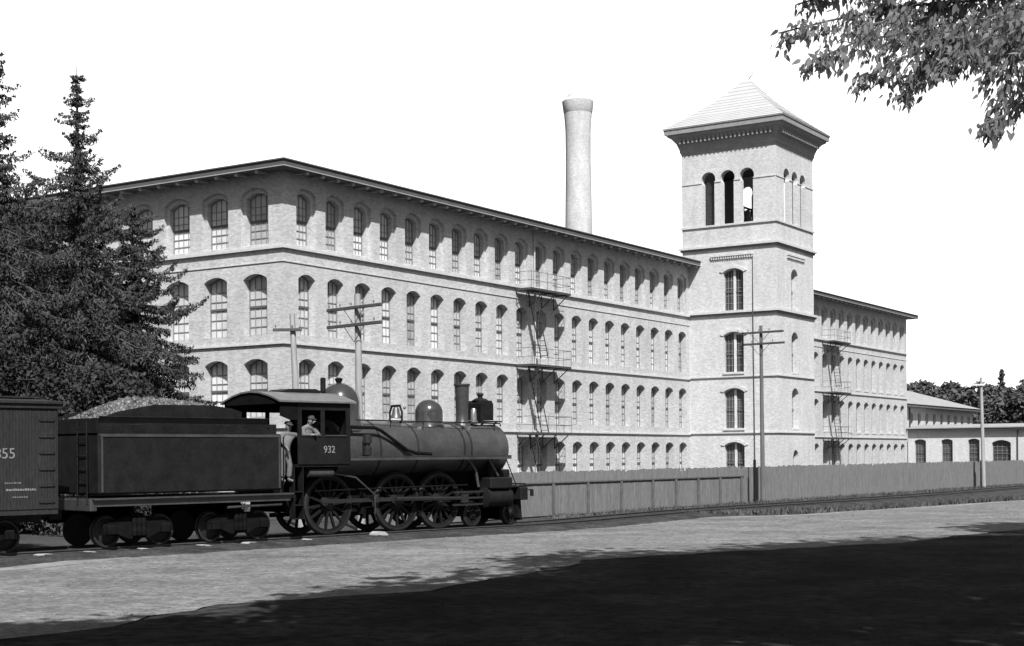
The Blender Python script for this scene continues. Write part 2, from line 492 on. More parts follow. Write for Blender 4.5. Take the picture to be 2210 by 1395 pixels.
# cinder ballast
M['cinders'] = mat('cinders', 0.040, 0.4, 1.3, 0.95, 0.1, fine=0.45, fscale=9, bump=0.06, bscale=12)
cp = [along(s) for s in np.linspace(0, seg[-1], 360)]
prof = [(-3.2, -0.22), (-1.9, -0.15), (-1.35, -0.09), (0, -0.085), (1.35, -0.09), (1.8, -0.14), (2.35, -0.20), (2.5, -0.23)]
vs = []
for p, d in cp:
    n = Vector((d.y, -d.x, 0))
    for k, (l, z) in enumerate(prof):
        j = rnd.uniform(-.12, .12) if k in (0, 6, 7) else 0
        vs.append(tuple(p + n * (l + j)) [:2] + (z + rnd.uniform(-.008, .008),))
fs = [(i * 8 + j, i * 8 + j + 1, i * 8 + j + 9, i * 8 + j + 8) for i in range(len(cp) - 1) for j in range(7)]
o = mesh_np('ballast', np.array(vs), np.array(fs), 'cinders'); structure(o)
# dirt strip between ballast and fence
track = thing('railway_track', 'single line of steel rails on dark wooden sleepers running past the board fence', 'railway track')
for sgn in (-1, 1):
    mb = MB(); sec = [(-.06, -.13), (.06, -.13), (.012, -.10), (.012, -.04), (.035, -.03), (.035, 0), (-.035, 0), (-.035, -.03), (-.012, -.04), (-.012, -.10)]
    vv = []; ff = []
    for p, d in cp:
        n = Vector((d.y, -d.x, 0))
        for l, z in sec:
            q = p + n * (sgn * .75 + l); vv.append((q.x, q.y, z + 0.0))
    K = len(sec)
    for i in range(len(cp) - 1):
        for j in range(K): ff.append((i * K + j, i * K + (j + 1) % K, (i + 1) * K + (j + 1) % K, (i + 1) * K + j))
    mb.add(vv, ff); mb.build('rail', 'rail', track)
mb = MB(); s = 8.0; cnt = 0
while s < seg[-1] - 2:
    p, d = along(s); n = Vector((d.y, -d.x, 0)); L_ = rnd.uniform(1.22, 1.34)
    c = [p + d * a + n * b_ for a, b_ in ((-.11, -L_), (.11, -L_), (.11, L_), (-.11, L_))]
    mb.add([(q.x, q.y, -.20) for q in c] + [(q.x, q.y, -.067 + rnd.uniform(-.008, .004)) for q in c], [(0, 1, 2, 3), (4, 7, 6, 5), (0, 4, 5, 1), (1, 5, 6, 2), (2, 6, 7, 3), (3, 7, 4, 0)])
    s += .58 + rnd.uniform(-.03, .03)
o = mb.build('sleepers', 'tie', track); tag(o, kind='stuff')

rs = np.random.RandomState(31)
iv0 = np.array([(1, 0, 0), (-1, 0, 0), (0, 1, 0), (0, -1, 0), (0, 0, .6), (0, 0, -.3)]); if0 = np.array([(0, 2, 4), (2, 1, 4), (1, 3, 4), (3, 0, 4), (2, 0, 5), (1, 2, 5), (3, 1, 5), (0, 3, 5)])
fe2, ne2 = fe[40:300], ne[40:300]; VV, FF = [], []
for k in range(5200):
    i_ = rs.randint(0, 260); t_ = rs.rand() ** (1.0 if k % 3 else 2.5); c_ = fe2[i_] * (1 - t_) + ne2[i_] * t_ + rs.normal(0, .15, 2); sz = .012 + .03 * rs.rand() ** 3
    VV.append(iv0 * sz * rs.uniform(.6, 1.4, 3) + np.array([c_[0], c_[1], -.19])); FF.append(if0 + 6 * k)
M['pebble'] = mat('pebble', .16, .5, 3, .9, .1)
tag(mesh_np('gravel', np.vstack(VV), np.vstack(FF), 'pebble'), 'loose small stones scattered over the dirt road', 'gravel', kind='stuff')
# pale flat stones lying along the near rail
stone_at = [(-18.5, .52, 'largest pale flat stone on the cinders below the end of the boxcar'), (-17.22, .30, 'small pale flat stone on the cinders between boxcar and tender'),
            (-15.6, .30, 'small pale flat stone on the cinders below the rear truck of the tender'), (-13.68, .38, 'pale flat stone on the cinders below the middle of the tender'),
            (-12.09, .44, 'long pale flat stone on the cinders below the front truck of the tender'), (-10.04, .28, 'smallest pale flat stone, just behind the rear driving wheel'),
            (-7.2, .50, 'humped pale stone lying between the rear and middle driving wheels')]
for i, (s_, w_, lab) in enumerate(stone_at):
    mb = MB(); hh = .17 if i == 6 else .07
    poly = [(-w_ / 2, 0), (-w_ / 2 + .04, hh * .7), (-w_ * .2, hh), (w_ * .25, hh * .95), (w_ / 2, hh * .5), (w_ / 2 + .03, 0)]
    mb.prism(poly, -.22, .12)
    p = TO + T * s_ + TN * .98
    tag(mb.build('flat_stone', 'white_stone', loc=(p.x, p.y, -.13), rot=(0, 0, T_ANG + rnd.uniform(-.1, .1))), lab, 'stone', 'pale stones along the near rail')

# ------------------------------------------------------------------ facade builder
def arch_outline(uc, w, z0, za, rise, n=8):
    zs = za - rise
    pts = [(uc - w / 2, z0), (uc + w / 2, z0), (uc + w / 2, zs)]
    if rise > 1e-3:
        R = ((w / 2) ** 2 + rise ** 2) / (2 * rise); cz = za - R
        a = math.asin(min(1, (w / 2) / R)) if rise <= w / 2 + 1e-6 else PI - math.asin((w / 2) / R)
        for k in range(1, n): 
            t = a - 2 * a * k / n; pts.append((uc + R * math.sin(t), cz + R * math.cos(t)))
    pts.append((uc - w / 2, zs))
    return pts
def cell(mb, mp, u0, u1, z0, z1, layers, mi=0):
    """wall piece with a stepped arched opening; layers: (uc, w, zbot, zapex, rise, depth_to)"""
    uc, w, zb, za, ri, d = layers[0]
    O = arch_outline(uc, w, zb, za, ri)
    zs = za - ri
    V = lambda u, z, dd: mp(u, z, dd)
    mb.add([V(u0, z0, 0), V(u1, z0, 0), V(u1, zb, 0), V(u0, zb, 0)], [(0, 1, 2, 3)], mi)
    mb.add([V(u0, zb, 0), V(uc - w / 2, zb, 0), V(uc - w / 2, zs, 0), V(u0, zs, 0)], [(0, 1, 2, 3)], mi)
    mb.add([V(uc + w / 2, zb, 0), V(u1, zb, 0), V(u1, zs, 0), V(uc + w / 2, zs, 0)], [(0, 1, 2, 3)], mi)
    arc = O[2:]                                       # right spring ... left spring
    # split the top into strips so every face is convex
    n = len(arc)
    mb.add([V(arc[0][0], arc[0][1], 0), V(u1, zs, 0), V(u1, z1, 0), V(arc[0][0], z1, 0)], [(0, 1, 2, 3)], mi)
    for k in range(n - 1):
        a, b_ = arc[k], arc[k + 1]
        mb.add([V(a[0], a[1], 0), V(a[0], z1, 0), V(b_[0], z1, 0), V(b_[0], b_[1], 0)], [(0, 1, 2, 3)], mi)
    mb.add([V(u0, zs, 0), V(arc[-1][0], zs, 0), V(arc[-1][0], z1, 0), V(u0, z1, 0)], [(0, 1, 2, 3)], mi)
    prev_d = 0
    for li, (uc, w, zb, za, ri, d) in enumerate(layers):
        O = arch_outline(uc, w, zb, za, ri); k = len(O)
        mb.add([V(u, z, prev_d) for u, z in O] + [V(u, z, d) for u, z in O], [(i, (i + 1) % k, (i + 1) % k + k, i + k) for i in range(k)], mi)
        if li + 1 < len(layers):
            uc2, w2, zb2, za2, ri2, d2 = layers[li + 1]
            O2 = arch_outline(uc2, w2, zb2, za2, ri2)
            mb.add([V(u, z, d) for u, z in O] + [V(u, z, d) for u, z in O2], [(i, (i + 1) % k, (i + 1) % k + k, i + k) for i in range(k)], mi)
        prev_d = d
def quad_wall(mb, mp, u0, u1, z0, z1, d=0, mi=0):
    mb.add([mp(u0, z0, d), mp(u1, z0, d), mp(u1, z1, d), mp(u0, z1, d)], [(0, 1, 2, 3)], mi)

def make_window(name, w, h, rise, nv, nh, meet, sash_m, pane_m, parent, loc, rz, sill=True, pane_low=None, mullion=0.0):
    """sash window seen from outside: local x right, y inward, z up from the sill. frame > pane, sill"""
    fr = MB(); O = arch_outline(0, w, 0, h, rise); k = len(O)
    I = arch_outline(0, w - .12, .06, h - .06, max(rise - .005, .001))
    for y0, y1 in ((0, .07),):
        fr.add([(u, y0, z) for u, z in O] + [(u, y0, z) for u, z in I], [(i, (i + 1) % k, (i + 1) % k + k, i + k) for i in range(k)])
        fr.add([(u, y0, z) for u, z in I] + [(u, y1, z) for u, z in I], [(i, (i + 1) % k, (i + 1) % k + k, i + k) for i in range(k)])
    def topz(u):
        if rise < 1e-3: return h - .06
        R = ((w / 2) ** 2 + rise ** 2) / (2 * rise)
        return h - R + math.sqrt(max(R * R - u * u, 0)) - .05
    for i in range(1, nv):
        u = -w / 2 + w * i / nv; b_ = .016
        fr.box(u - b_, u + b_, .018, .05, .05, topz(u))
    if mullion:
        fr.box(-mullion, mullion, -.03, .05, .03, topz(0), 1)
    for i in range(1, nh):
        z = (h - rise) * i / nh
        fr.box(-w / 2 + .04, w / 2 - .04, .021, .047, z - .018, z + .018)
    zm = (h - rise * .5) * meet
    fr.box(-w / 2 + .03, w / 2 - .03, -.012, .055, zm - .055, zm + .055, 2)
    f = fr.build(name, [sash_m, 'trim_pale', 'sash' if sash_m != 'sash' else 'meeting_rail'], parent, loc=loc, rot=(0, 0, rz))
    pn = MB(); zc = zm
    O = arch_outline(0, w - .02, .01, h - .01, rise, 8)
    lower = [(O[0][0], O[0][1]), (O[1][0], O[1][1]), (O[1][0], zc), (O[0][0], zc)]
    upper = [(O[0][0], zc), (O[1][0], zc)] + O[2:]
    pn.add([(u, .06, z) for u, z in lower], [(0, 1, 2, 3)], 1)
    pn.add([(u, .06, z) for u, z in upper], [tuple(range(len(upper)))], 0)
    pn.build('pane', [pane_m, pane_low or pane_m], f)
    if sill:
        sb = MB(); sb.bbox(-w / 2 - .06, w / 2 + .06, -.42, .02, -.16, -.01, .015)
        sb.build('sill', 'stone', f)
    return f

# ------------------------------------------------------------------ the mill
mill = thing('mill_building', 'long four storey pale brick textile mill with arched windows', 'factory', tuple(CORNER), TH)
LEN, DEP = 101.3, 32.0
ZE = 17.05                                     # underside of the eave
Z0 = GZ - .3
long_mp = lambda u, z, d: (u, d, z)
end_mp = lambda u, z, d: (d, u, z)             # u = distance back from the corner
storeys = [(Z0, 3.75, .35, 3.30), (3.95, 8.05, 4.45, 7.50), (8.26, 12.35, 8.72, 11.90)]
RI = .27
def facade(mb, mp, centres, w, w_out, edges, skip=lambda i, s: False):
    for si, (z0, z1, zb, za) in enumerate(storeys):
        for i, c in enumerate(centres):
            u0, u1 = edges[i], edges[i + 1]
            cell(mb, mp, u0, u1, z0, z1, [(c, w, zb, za, RI, .44)])
    for i, c in enumerate(centres):
        cell(mb, mp, edges[i], edges[i + 1], 13.1, ZE, [(c, w_out, 13.36, 16.36, .34, .20), (c, w_out - .42, 13.40, 16.12, RI, .46)])
wall = MB()
LC = [1.83 + 2.3187 * i for i in range(20)]
LE = [0.0] + [(LC[i] + LC[i + 1]) / 2 for i in range(19)] + [47.12]
facade(wall, long_mp, LC, 1.33, 1.56, LE)
WC = [99.72 - 2.327 * k for k in range(12)][::-1]
WE = [WC[0] - 1.16] + [(WC[i] + WC[i + 1]) / 2 for i in range(11)] + [LEN]
facade(wall, long_mp, WC, 1.33, 1.56, WE)
EC = [1.93 + 2.81 * i for i in range(11)]
EE = [0.0] + [(EC[i] + EC[i + 1]) / 2 for i in range(10)] + [DEP]
facade(wall, end_mp, EC, 1.66, 1.92, EE)
for z0, z1 in ((Z0, 3.75), (3.95, 8.05), (8.26, 12.35), (13.1, ZE)): quad_wall(wall, long_mp, 47.12, WE[0], z0, z1)
for z0, z1 in ((3.75, 3.95), (8.05, 8.26), (12.35, 13.1)):
    quad_wall(wall, long_mp, 0, LEN, z0, z1); quad_wall(wall, end_mp, 0, DEP, z0, z1)
wall.add([(LEN, 0, Z0), (LEN, DEP, Z0), (LEN, DEP, ZE), (LEN, 0, ZE), (0, DEP, Z0), (0, DEP, ZE)], [(0, 1, 2, 3), (1, 4, 5, 2)])
wall.build('wall', 'brick', mill)
def course(mb, z0, z1, pr, x1=LEN, y1=DEP):
    # string course round the two visible faces, split clear of the tower
    for a, b_ in ((-pr, 47.12), (54.76, x1)):
        mb.box(a, b_, -pr, 0.0, z0, z1)
    mb.box(-pr, 0.0, 0.0, y1, z0, z1)
for z, h, pr in ((13.10, .12, .15), (8.20, .10, .11), (3.88, .10, .11), (12.42, .05, .05)):
    mb = MB(); course(mb, z, z + h, pr); mb.build('string_course', 'stone', mill)
# eave and low roof
mb = MB(); o_ = 1.0
def eave_ring(mb, o0, o1, z0, z1, mi=0):
    # outer box ring from overhang o0 to o1 round the plan (hollow sections butt at the corners)
    mb.box(-o1, LEN + o1, -o1, -o0, z0, z1, mi); mb.box(-o1, -o0, -o0, DEP + o0, z0, z1, mi)
    mb.box(LEN + o0, LEN + o1, -o0, DEP + o0, z0, z1, mi); mb.box(-o1, LEN + o1, DEP + o0, DEP + o1, z0, z1, mi)
eave_ring(mb, 0.93, 1.0, ZE - .02, ZE + .36)
mb.build('fascia', 'fascia', mill)
mb = MB(); eave_ring(mb, 1.0, 1.03, ZE - .02, ZE + .025); mb.build('gutter', 'gutter', mill)
mb = MB(); eave_ring(mb, 0.0, .93, ZE, ZE + .05); mb.build('soffit', 'roof_dark', mill)
mb = MB(); z = ZE + .37; c = 1.07
P = [(-c, -c, z), (LEN + c, -c, z), (LEN + c, DEP + c, z), (-c, DEP + c, z), (16, DEP / 2, z + 1.35), (LEN - 16, DEP / 2, z + 1.35)]
P += [(p[0], p[1], z - .06) for p in P[:4]]
mb.add(P, [(0, 1, 5, 4), (1, 2, 5), (2, 3, 4, 5), (3, 0, 4), (0, 1, 7, 6), (1, 2, 8, 7), (2, 3, 9, 8), (3, 0, 6, 9), (6, 7, 8, 9)])
mb.build('roof', 'roof_dark', mill)
# eave brackets
M['bracket'] = mat('bracket', .34, .1, 3, .8)
mb = MB(); mb.prism([(-.925, ZE - .005), (-.925, ZE - .17), (-.80, ZE - .20), (-.55, ZE - .12), (-.03, ZE - .10), (-.03, ZE - .005)], -.085, .085, 'yz')
br0 = mb.build('eave_bracket', 'bracket', mill, loc=(0.92, 0, 0))
for i in range(1, 38): copy_child(br0, mill, loc=(.92 + 1.235 * i, 0, 0))
for i in range(24): copy_child(br0, mill, loc=(72.9 + 1.2 * i, 0, 0))
for i in range(18): copy_child(br0, mill, loc=(0, .95 + 1.41 * i, 0), rot=(0, 0, -PI / 2))
# windows
protos = {}
def put_window(kind, c, z, end):
    key = (kind, end)
    w = {('top', 0): 1.14, ('top', 1): 1.50, ('mid', 0): 1.33, ('mid', 1): 1.66}[(kind, end)]
    h = 2.72 if kind == 'top' else {8.72: 3.18, 4.45: 3.05, .35: 2.95}[z]
    d = .46 if kind == 'top' else .44
    loc = (d, c, z) if end else (c, d, z)
    rot = -PI / 2 if end else 0
    key = (kind, end, h)
    if key not in protos:
        protos[key] = make_window('window', w, h, RI, 4 if not end else 4, 6, .5, 'sash', 'pane', mill, loc, rot, pane_low='pane_low')
    else: copy_child(protos[key], mill, loc=loc, rot=(0, 0, rot))
for i in range(4):
    put_window('top', EC[i], 13.40, 1); put_window('mid', EC[i], 8.72, 1)
    if i < 3: put_window('mid', EC[i], 4.45, 1)
for i in range(20):
    put_window('top', LC[i], 13.40, 0); put_window('mid', LC[i], 8.72, 0); put_window('mid', LC[i], 4.45, 0)
    if i >= 9: put_window('mid', LC[i], .35, 0)
n_w = 4 * 2 + 3 + 60 + 11
rest = MB()
cnt = 0
for i, c in enumerate(WC):
    for kind, z in (('top', 13.40), ('mid', 8.72), ('mid', 4.45), ('mid', .35)):
        if cnt < 100 - n_w: put_window(kind, c, z, 0)
        else:
            w, h, d = (1.14, 2.72, .46) if kind == 'top' else (1.33, {8.72: 3.18, 4.45: 3.05, .35: 2.95}[z], .44)
            O = arch_outline(c, w, z, z + h, RI)
            rest.add([(u, d + .05, zz) for u, zz in O], [tuple(range(len(O)))], 0)
            for k in range(1, 4): u = c - w / 2 + w * k / 4; rest.box(u - .018, u + .018, d, d + .04, z, z + h - .15, 1)
            for k in range(1, 6): zz = z + (h - RI) * k / 6; rest.box(c - w / 2, c + w / 2, d + .002, d + .038, zz - .02, zz + .02, 1)
            rest.box(c - w / 2, c + w / 2, d - .02, d + .04, z + h * .47 - .05, z + h * .47 + .05, 1)
            rest.box(c - w / 2 - .06, c + w / 2 + .06, -.04, d, z - .16, z - .01, 2)
        cnt += 1
for i in range(0, 9):       # ground floor behind the train, and the shaded end bays
    O = arch_outline(LC[i], 1.33, .35, 3.30, RI); rest.add([(u, .5, zz) for u, zz in O], [tuple(range(len(O)))], 0)
for i in range(11):
    for (z0, z1, zb, za) in storeys:
        if i >= 4 or zb < 1 or (i == 3 and zb < 5):
            O = arch_outline(EC[i], 1.66, zb, za, RI); rest.add([(.5, u, zz) for u, zz in O], [tuple(range(len(O)))], 0)
    if i >= 4:
        O = arch_outline(EC[i], 1.50, 13.40, 16.12, RI); rest.add([(.5, u, zz) for u, zz in O], [tuple(range(len(O)))], 0)
o = rest.build('window', ['pane', 'sash', 'stone'], mill); tag(o, kind='stuff')
# fire escapes
def fire_escape(a0, a1, nm=3):
    root = bpy.data.objects.new('fire_escape', None); col.objects.link(root); root.parent = mill
    lev = [13.02, 8.18, 3.84]
    pr = 1.25
    for z in lev:
        for a in np.linspace(a0 + .15, a1 - .15, 4):
            f = MB(); f.tube([(a, -.02, z - 1.0), (a, -pr + .1, z - .08)], .035, 5); f.tube([(a, -.02, z - .1), (a, -pr, z - .06)], .035, 5); f.tube([(a, -.03, z - 1.05), (a, -.03, z)], .03, 5)
            f.build('bracket', 'iron', root)
    for z in lev:
        p = MB(); k = int((a1 - a0) / .11)
        for j in range(k):
            a = a0 + .11 * j
            p.box(a, a + .104, -pr, -.16, z - .045, z)
        p.box(a0, a1, -pr - .02, -pr, z - .12, z + .02); p.box(a0 - .02, a0, -pr, -.1, z - .12, z + .02); p.box(a1, a1 + .02, -pr, -.1, z - .12, z + .02)
        p.build('platform', 'iron', root)
        r = MB()
        for hh in (.5, 1.05):
            r.tube([(a0, -.05, z + hh), (a0, -pr, z + hh), (a1, -pr, z + hh), (a1, -.05, z + hh)], .016, 5)
        for a in np.linspace(a0, a1, 6): r.tube([(a, -pr, z), (a, -pr, z + 1.05)], .014, 5)
        r.build('railing', 'iron', root)
        # sloping stair down to the next level
        zb = z - 4.55 if z > 4 else 0.0
        zt = z
        s0, s1 = a0 + .5, a0 + 1.7
        l = MB()
        for y in (-1.15, -.62):
            l.box(0, 0, 0, 0, 0, 0) if False else l.tube([(s0, y, zt), (s1 + .4, y, zb + .2)], .035, 5)
        for j in range(14):
            t = (j + .5) / 14; a = s0 + (s1 + .4 - s0) * t; zz = zt + (zb + .2 - zt) * t
            l.box(a - .1, a + .1, -1.15, -.62, zz - .015, zz + .015)
        l.build('stair', 'iron', root)
fire_escape(21.9, 26.75); fire_escape(75.7, 80.1)
# thin downpipe beside the fire escape
mb = MB(); mb.tube([(24.1, -.12, ZE - .05), (24.1, -.12, .1)], .05, 6); mb.build('downpipe', 'sash_pale', mill)
# door openings / inner darkness not needed: panes are closed

# ------------------------------------------------------------------ bell tower
TX = 47.12; TWD = 7.64; TF = -7.3; TB = 0.55
to_ = CORNER + D * TX
tower = thing('bell_tower', 'square pale brick bell tower with open arched belfry, flared cornice and pale pyramid roof', 'tower', tuple(to_), TH)
ZB0, ZB1 = 20.05, 25.8
mb = MB()
left_mp = lambda u, z, d: (d, -u, z)            # u = distance in front of the mill wall
front_mp = lambda u, z, d: (u, TF + d, z)
back_mp = lambda u, z, d: (u, TB - d, z)
right_mp = lambda u, z, d: (TWD - d, -u, z)
zc = [Z0, 3.95, 8.28, 13.12, 18.3]
Lw = [(0.35, 3.25), (4.33, 7.40), (8.66, 11.74), (13.42, 16.62)]
for s_ in range(4):
    cell(mb, left_mp, -TB, -TF, zc[s_], zc[s_ + 1], [(3.76, 1.66, Lw[s_][0], Lw[s_][1], .30, .30)])
    if s_ > 0: cell(mb, front_mp, 0, TWD, zc[s_], zc[s_ + 1], [(3.60, 1.36, Lw[s_][0], Lw[s_][1] + .05, .45, .40)])
    else: cell(mb, front_mp, 0, TWD, zc[s_], zc[s_ + 1], [(3.60, 1.0, 0.0, 2.65, .50, .40)])
for mp, u0, u1 in ((back_mp, 0, TWD), (right_mp, -TB, -TF)):
    quad_wall(mb, mp, u0, u1, Z0, 18.3)
for mp, u0, u1, cs in ((left_mp, -TB, -TF, (1.73, 3.35, 4.95)), (front_mp, 0, TWD, (2.15, 3.80, 5.45)), (back_mp, 0, TWD, (2.15, 3.80, 5.45)), (right_mp, -TB, -TF, (1.73, 3.35, 4.95))):
    quad_wall(mb, mp, u0, u1, 18.3, ZB0)
    ed = [cs[0] - .81, (cs[0] + cs[1]) / 2, (cs[1] + cs[2]) / 2, cs[2] + .81]
    quad_wall(mb, mp, u0, ed[0], ZB0, ZB1); quad_wall(mb, mp, ed[3], u1, ZB0, ZB1)
    for i, c in enumerate(cs):
        # horseshoe headed opening
        u0_, u1_ = ed[i], ed[i + 1]; w = 1.02; r = .60; zsp = 23.45; zc_ = 23.68
        a_ = math.asin((w / 2) / r)
        arc = [(c + r * math.sin(PI - a_ - (2 * PI - 2 * a_) * k / 14), zc_ + r * math.cos(PI - a_ - (2 * PI - 2 * a_) * k / 14)) for k in range(15)]
        zj = arc[0][1]
        d = .36 if mp is front_mp else .55
        for dd in (0, d):
            mb.add([mp(u0_, ZB0, dd), mp(c - w / 2, ZB0, dd), mp(c - w / 2, zj, dd), mp(u0_, zj, dd)], [(0, 1, 2, 3)])
            mb.add([mp(c + w / 2, ZB0, dd), mp(u1_, ZB0, dd), mp(u1_, zj, dd), mp(c + w / 2, zj, dd)], [(0, 1, 2, 3)])
            # right and left of the head: fans to the cell edge, then strips above
            half = 7
            R_ = arc[:half + 1]; L_ = arc[half:]
            for arr, ue in ((R_, u1_), (L_[::-1], u0_)):
                for k in range(len(arr) - 1):
                    a, b_ = arr[k], arr[k + 1]
                    mb.add([mp(a[0], a[1], dd), mp(ue, a[1], dd), mp(ue, b_[1], dd), mp(b_[0], b_[1], dd)], [(0, 1, 2, 3)])
            mb.add([mp(u0_, arc[half][1], dd), mp(u1_, arc[half][1], dd), mp(u1_, ZB1, dd), mp(u0_, ZB1, dd)], [(0, 1, 2, 3)])
        Ol = [(c - w / 2, ZB0), (c + w / 2, ZB0)] + arc
        k = len(Ol)
        mb.add([mp(u, z, 0) for u, z in Ol] + [mp(u, z, d) for u, z in Ol], [(j, (j + 1) % k, (j + 1) % k + k, j + k) for j in range(k)])
mb.build('wall', 'tower_brick', tower)
mb = MB(); mb.box(.05, TWD - .05, TF + .05, TB - .05, ZB0 - .3, ZB0 - .02); mb.box(.05, TWD - .05, TF + .05, TB - .05, 25.0, 25.2); mb.build('belfry_floor', 'inner', tower)
def tband(z0, z1, pr, mtl, name='string_course'):
    b_ = MB(); b_.box(-pr, TWD + pr, TF - pr, TF, z0, z1); b_.box(-pr, 0, TF, TB, z0, z1); b_.box(TWD, TWD + pr, TF, TB, z0, z1); b_.box(-pr, TWD + pr, TB, TB + pr, z0, z1) if z0 > 18 else None
    return b_.build(name, mtl, tower)
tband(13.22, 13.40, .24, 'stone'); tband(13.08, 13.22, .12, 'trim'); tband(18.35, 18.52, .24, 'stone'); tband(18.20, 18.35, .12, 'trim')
tband(8.28, 8.38, .11, 'stone'); tband(3.95, 4.05, .11, 'stone'); tband(19.98, 20.12, .11, 'stone'); 
for mp, cs, ua, ub in ((left_mp, (1.73, 3.35, 4.95), -TB, -TF), (front_mp, (2.15, 3.80, 5.45), 0, TWD)):
    es = [ua] + [e for c in cs for e in (c - .53, c + .53)] + [ub]
    for j in range(0, 8, 2):
        c0, c1 = mp(es[j], 23.42, -.05), mp(es[j + 1], 23.50, 0)
        q = MB(); q.box(min(c0[0], c1[0]), max(c0[0], c1[0]), min(c0[1], c1[1]), max(c0[1], c1[1]), 23.42, 23.50); q.build('impost', 'stone', tower)
# dentil strips under the upper band
for mp, a, b_ in ((left_mp, 1.9, 5.45), (front_mp, 2.05, 5.6)):
    q = MB(); 
    def bx(u0, u1, z0, z1, pr):
        c0 = mp(u0, z0, -pr); c1 = mp(u1, z1, 0)
        q.box(min(c0[0], c1[0]), max(c0[0], c1[0]), min(c0[1], c1[1]), max(c0[1], c1[1]), z0, z1)
    bx(a, b_, 17.62, 17.74, .16)
    k = 18
    for j in range(k):
        u = a + (b_ - a) * (j + .5) / k; bx(u - .055, u + .055, 17.42, 17.618, .12)
    q.build('dentil_strip', 'tower_brick', tower)
# hoods over the left-face windows
for zb, za in Lw:
    for mp, uc, w, ri in ((left_mp, 3.76, 1.66, .30),):
        if mp is front_mp and zb < 1: zb, za_, w = 0, 2.65, 1.0
        else: za_ = za
        A = arch_outline(uc, w + .10, 0, za_ + .05, ri + .02)[2:]; B = arch_outline(uc, w + .62, 0, za_ + .27, ri + .14)[2:]
        q = MB(); n_ = len(A)
        vs = [mp(u, z, -.07) for u, z in A] + [mp(u, z, -.07) for u, z in B] + [mp(u, z, 0) for u, z in A] + [mp(u, z, 0) for u, z in B]
        fs = []
        for j in range(n_ - 1):
            fs += [(j, j + 1, j + 1 + n_, j + n_), (j, j + 1, j + 1 + 2 * n_, j + 2 * n_), (j + n_, j + 1 + n_, j + 1 + 3 * n_, j + 3 * n_)]
        fs += [(0, n_, 3 * n_, 2 * n_), (n_ - 1, 2 * n_ - 1, 4 * n_ - 1, 3 * n_ - 1)]
        q.add(vs, fs); q.build('hood_mould', 'tower_brick', tower)
for zb, za in Lw:
    make_window('window', 1.66, za - zb, .30, 6, 5, .48, 'sash', 'pane_dark', tower, (.30, -3.76, zb), -PI / 2, mullion=.10)
    if zb > 1: make_window('window', 1.36, za + .05 - zb, .45, 3, 5, .5, 'sash_pale', 'pane_mid', tower, (3.60, TF + .40, zb), 0)
mb = MB(); mb.prism(arch_outline(0, 1.0, 0, 2.65, .5), 0, .06); mb.box(-.03, .03, -.02, 0, .1, 2.1); mb.build('door', 'wood_dark', tower, loc=(3.6, TF + .38, 0))
# flared cornice: lofted square rings
mb = MB(); lv = [(0.0, 25.75), (.05, 25.95), (.10, 26.0), (.13, 26.25), (.30, 26.7), (.58, 27.05), (.82, 27.2), (.84, 27.32), (1.0, 27.34), (1.04, 27.72)]
rings = []
for o_, z in lv: rings.append([(-o_, TF - o_, z), (TWD + o_, TF - o_, z), (TWD + o_, TB + o_, z), (-o_, TB + o_, z)])
vs = [p for r in rings for p in r]; fs = [(i * 4 + j, i * 4 + (j + 1) % 4, i * 4 + 4 + (j + 1) % 4, i * 4 + 4 + j) for i in range(len(lv) - 1) for j in range(4)]
mb.add(vs, fs)
for (z, o_) in ((26.3, .15),):
    for j in range(22):
        u = .15 + (TWD - .3) * j / 21
        mb.box(u - .06, u + .06, TF - .62, TF - .1, 26.62, 26.98)
    for j in range(22):
        u = TF + .15 + (TB - TF - .3) * j / 21
        mb.box(-.62, -.1, u - .06, u + .06, 26.62, 26.98)
mb.build('cornice', 'cornice', tower)
mb = MB(); lvz = [(1.10, 27.72), (1.10, 27.80), (-.2, 28.75), (-2.0, 30.2), (-3.75, 32.05)]
rings = [[(-o_, TF - o_, z), (TWD + o_, TF - o_, z), (TWD + o_, TB + o_, z), (-o_, TB + o_, z)] for o_, z in lvz]
n_c = 14
rr = []
for i in range(len(lvz) - 1):
    o0, z0 = lvz[i]; o1, z1 = lvz[i + 1]
    k = 1 if i == 0 else 5
    for j in range(k):
        t0, t1 = j / k, (j + 1) / k
        rr.append((o0 + (o1 - o0) * t0 + (.03 if i else 0), z0 + (z1 - z0) * t0)); rr.append((o0 + (o1 - o0) * t1, z0 + (z1 - z0) * t1))
vs = []; fs = []
for o_, z in rr: vs += [(-o_, TF - o_, z), (TWD + o_, TF - o_, z), (TWD + o_, TB + o_, z), (-o_, TB + o_, z)]
for i in range(len(rr) - 1): fs += [(i * 4 + j, i * 4 + (j + 1) % 4, i * 4 + 4 + (j + 1) % 4, i * 4 + 4 + j) for j in range(4)]
k = len(rr); fs += [((k - 1) * 4, (k - 1) * 4 + 1, (k - 1) * 4 + 2, (k - 1) * 4 + 3), (0, 1, 2, 3)]
mb.add(vs, fs); mb.build('roof', 'slate', tower)
mb = MB(); mb.tube([(3.82, -3.4, 31.9), (3.9, -3.9, 32.6)], [.05, .02], 6); mb.build('finial', 'iron', tower)
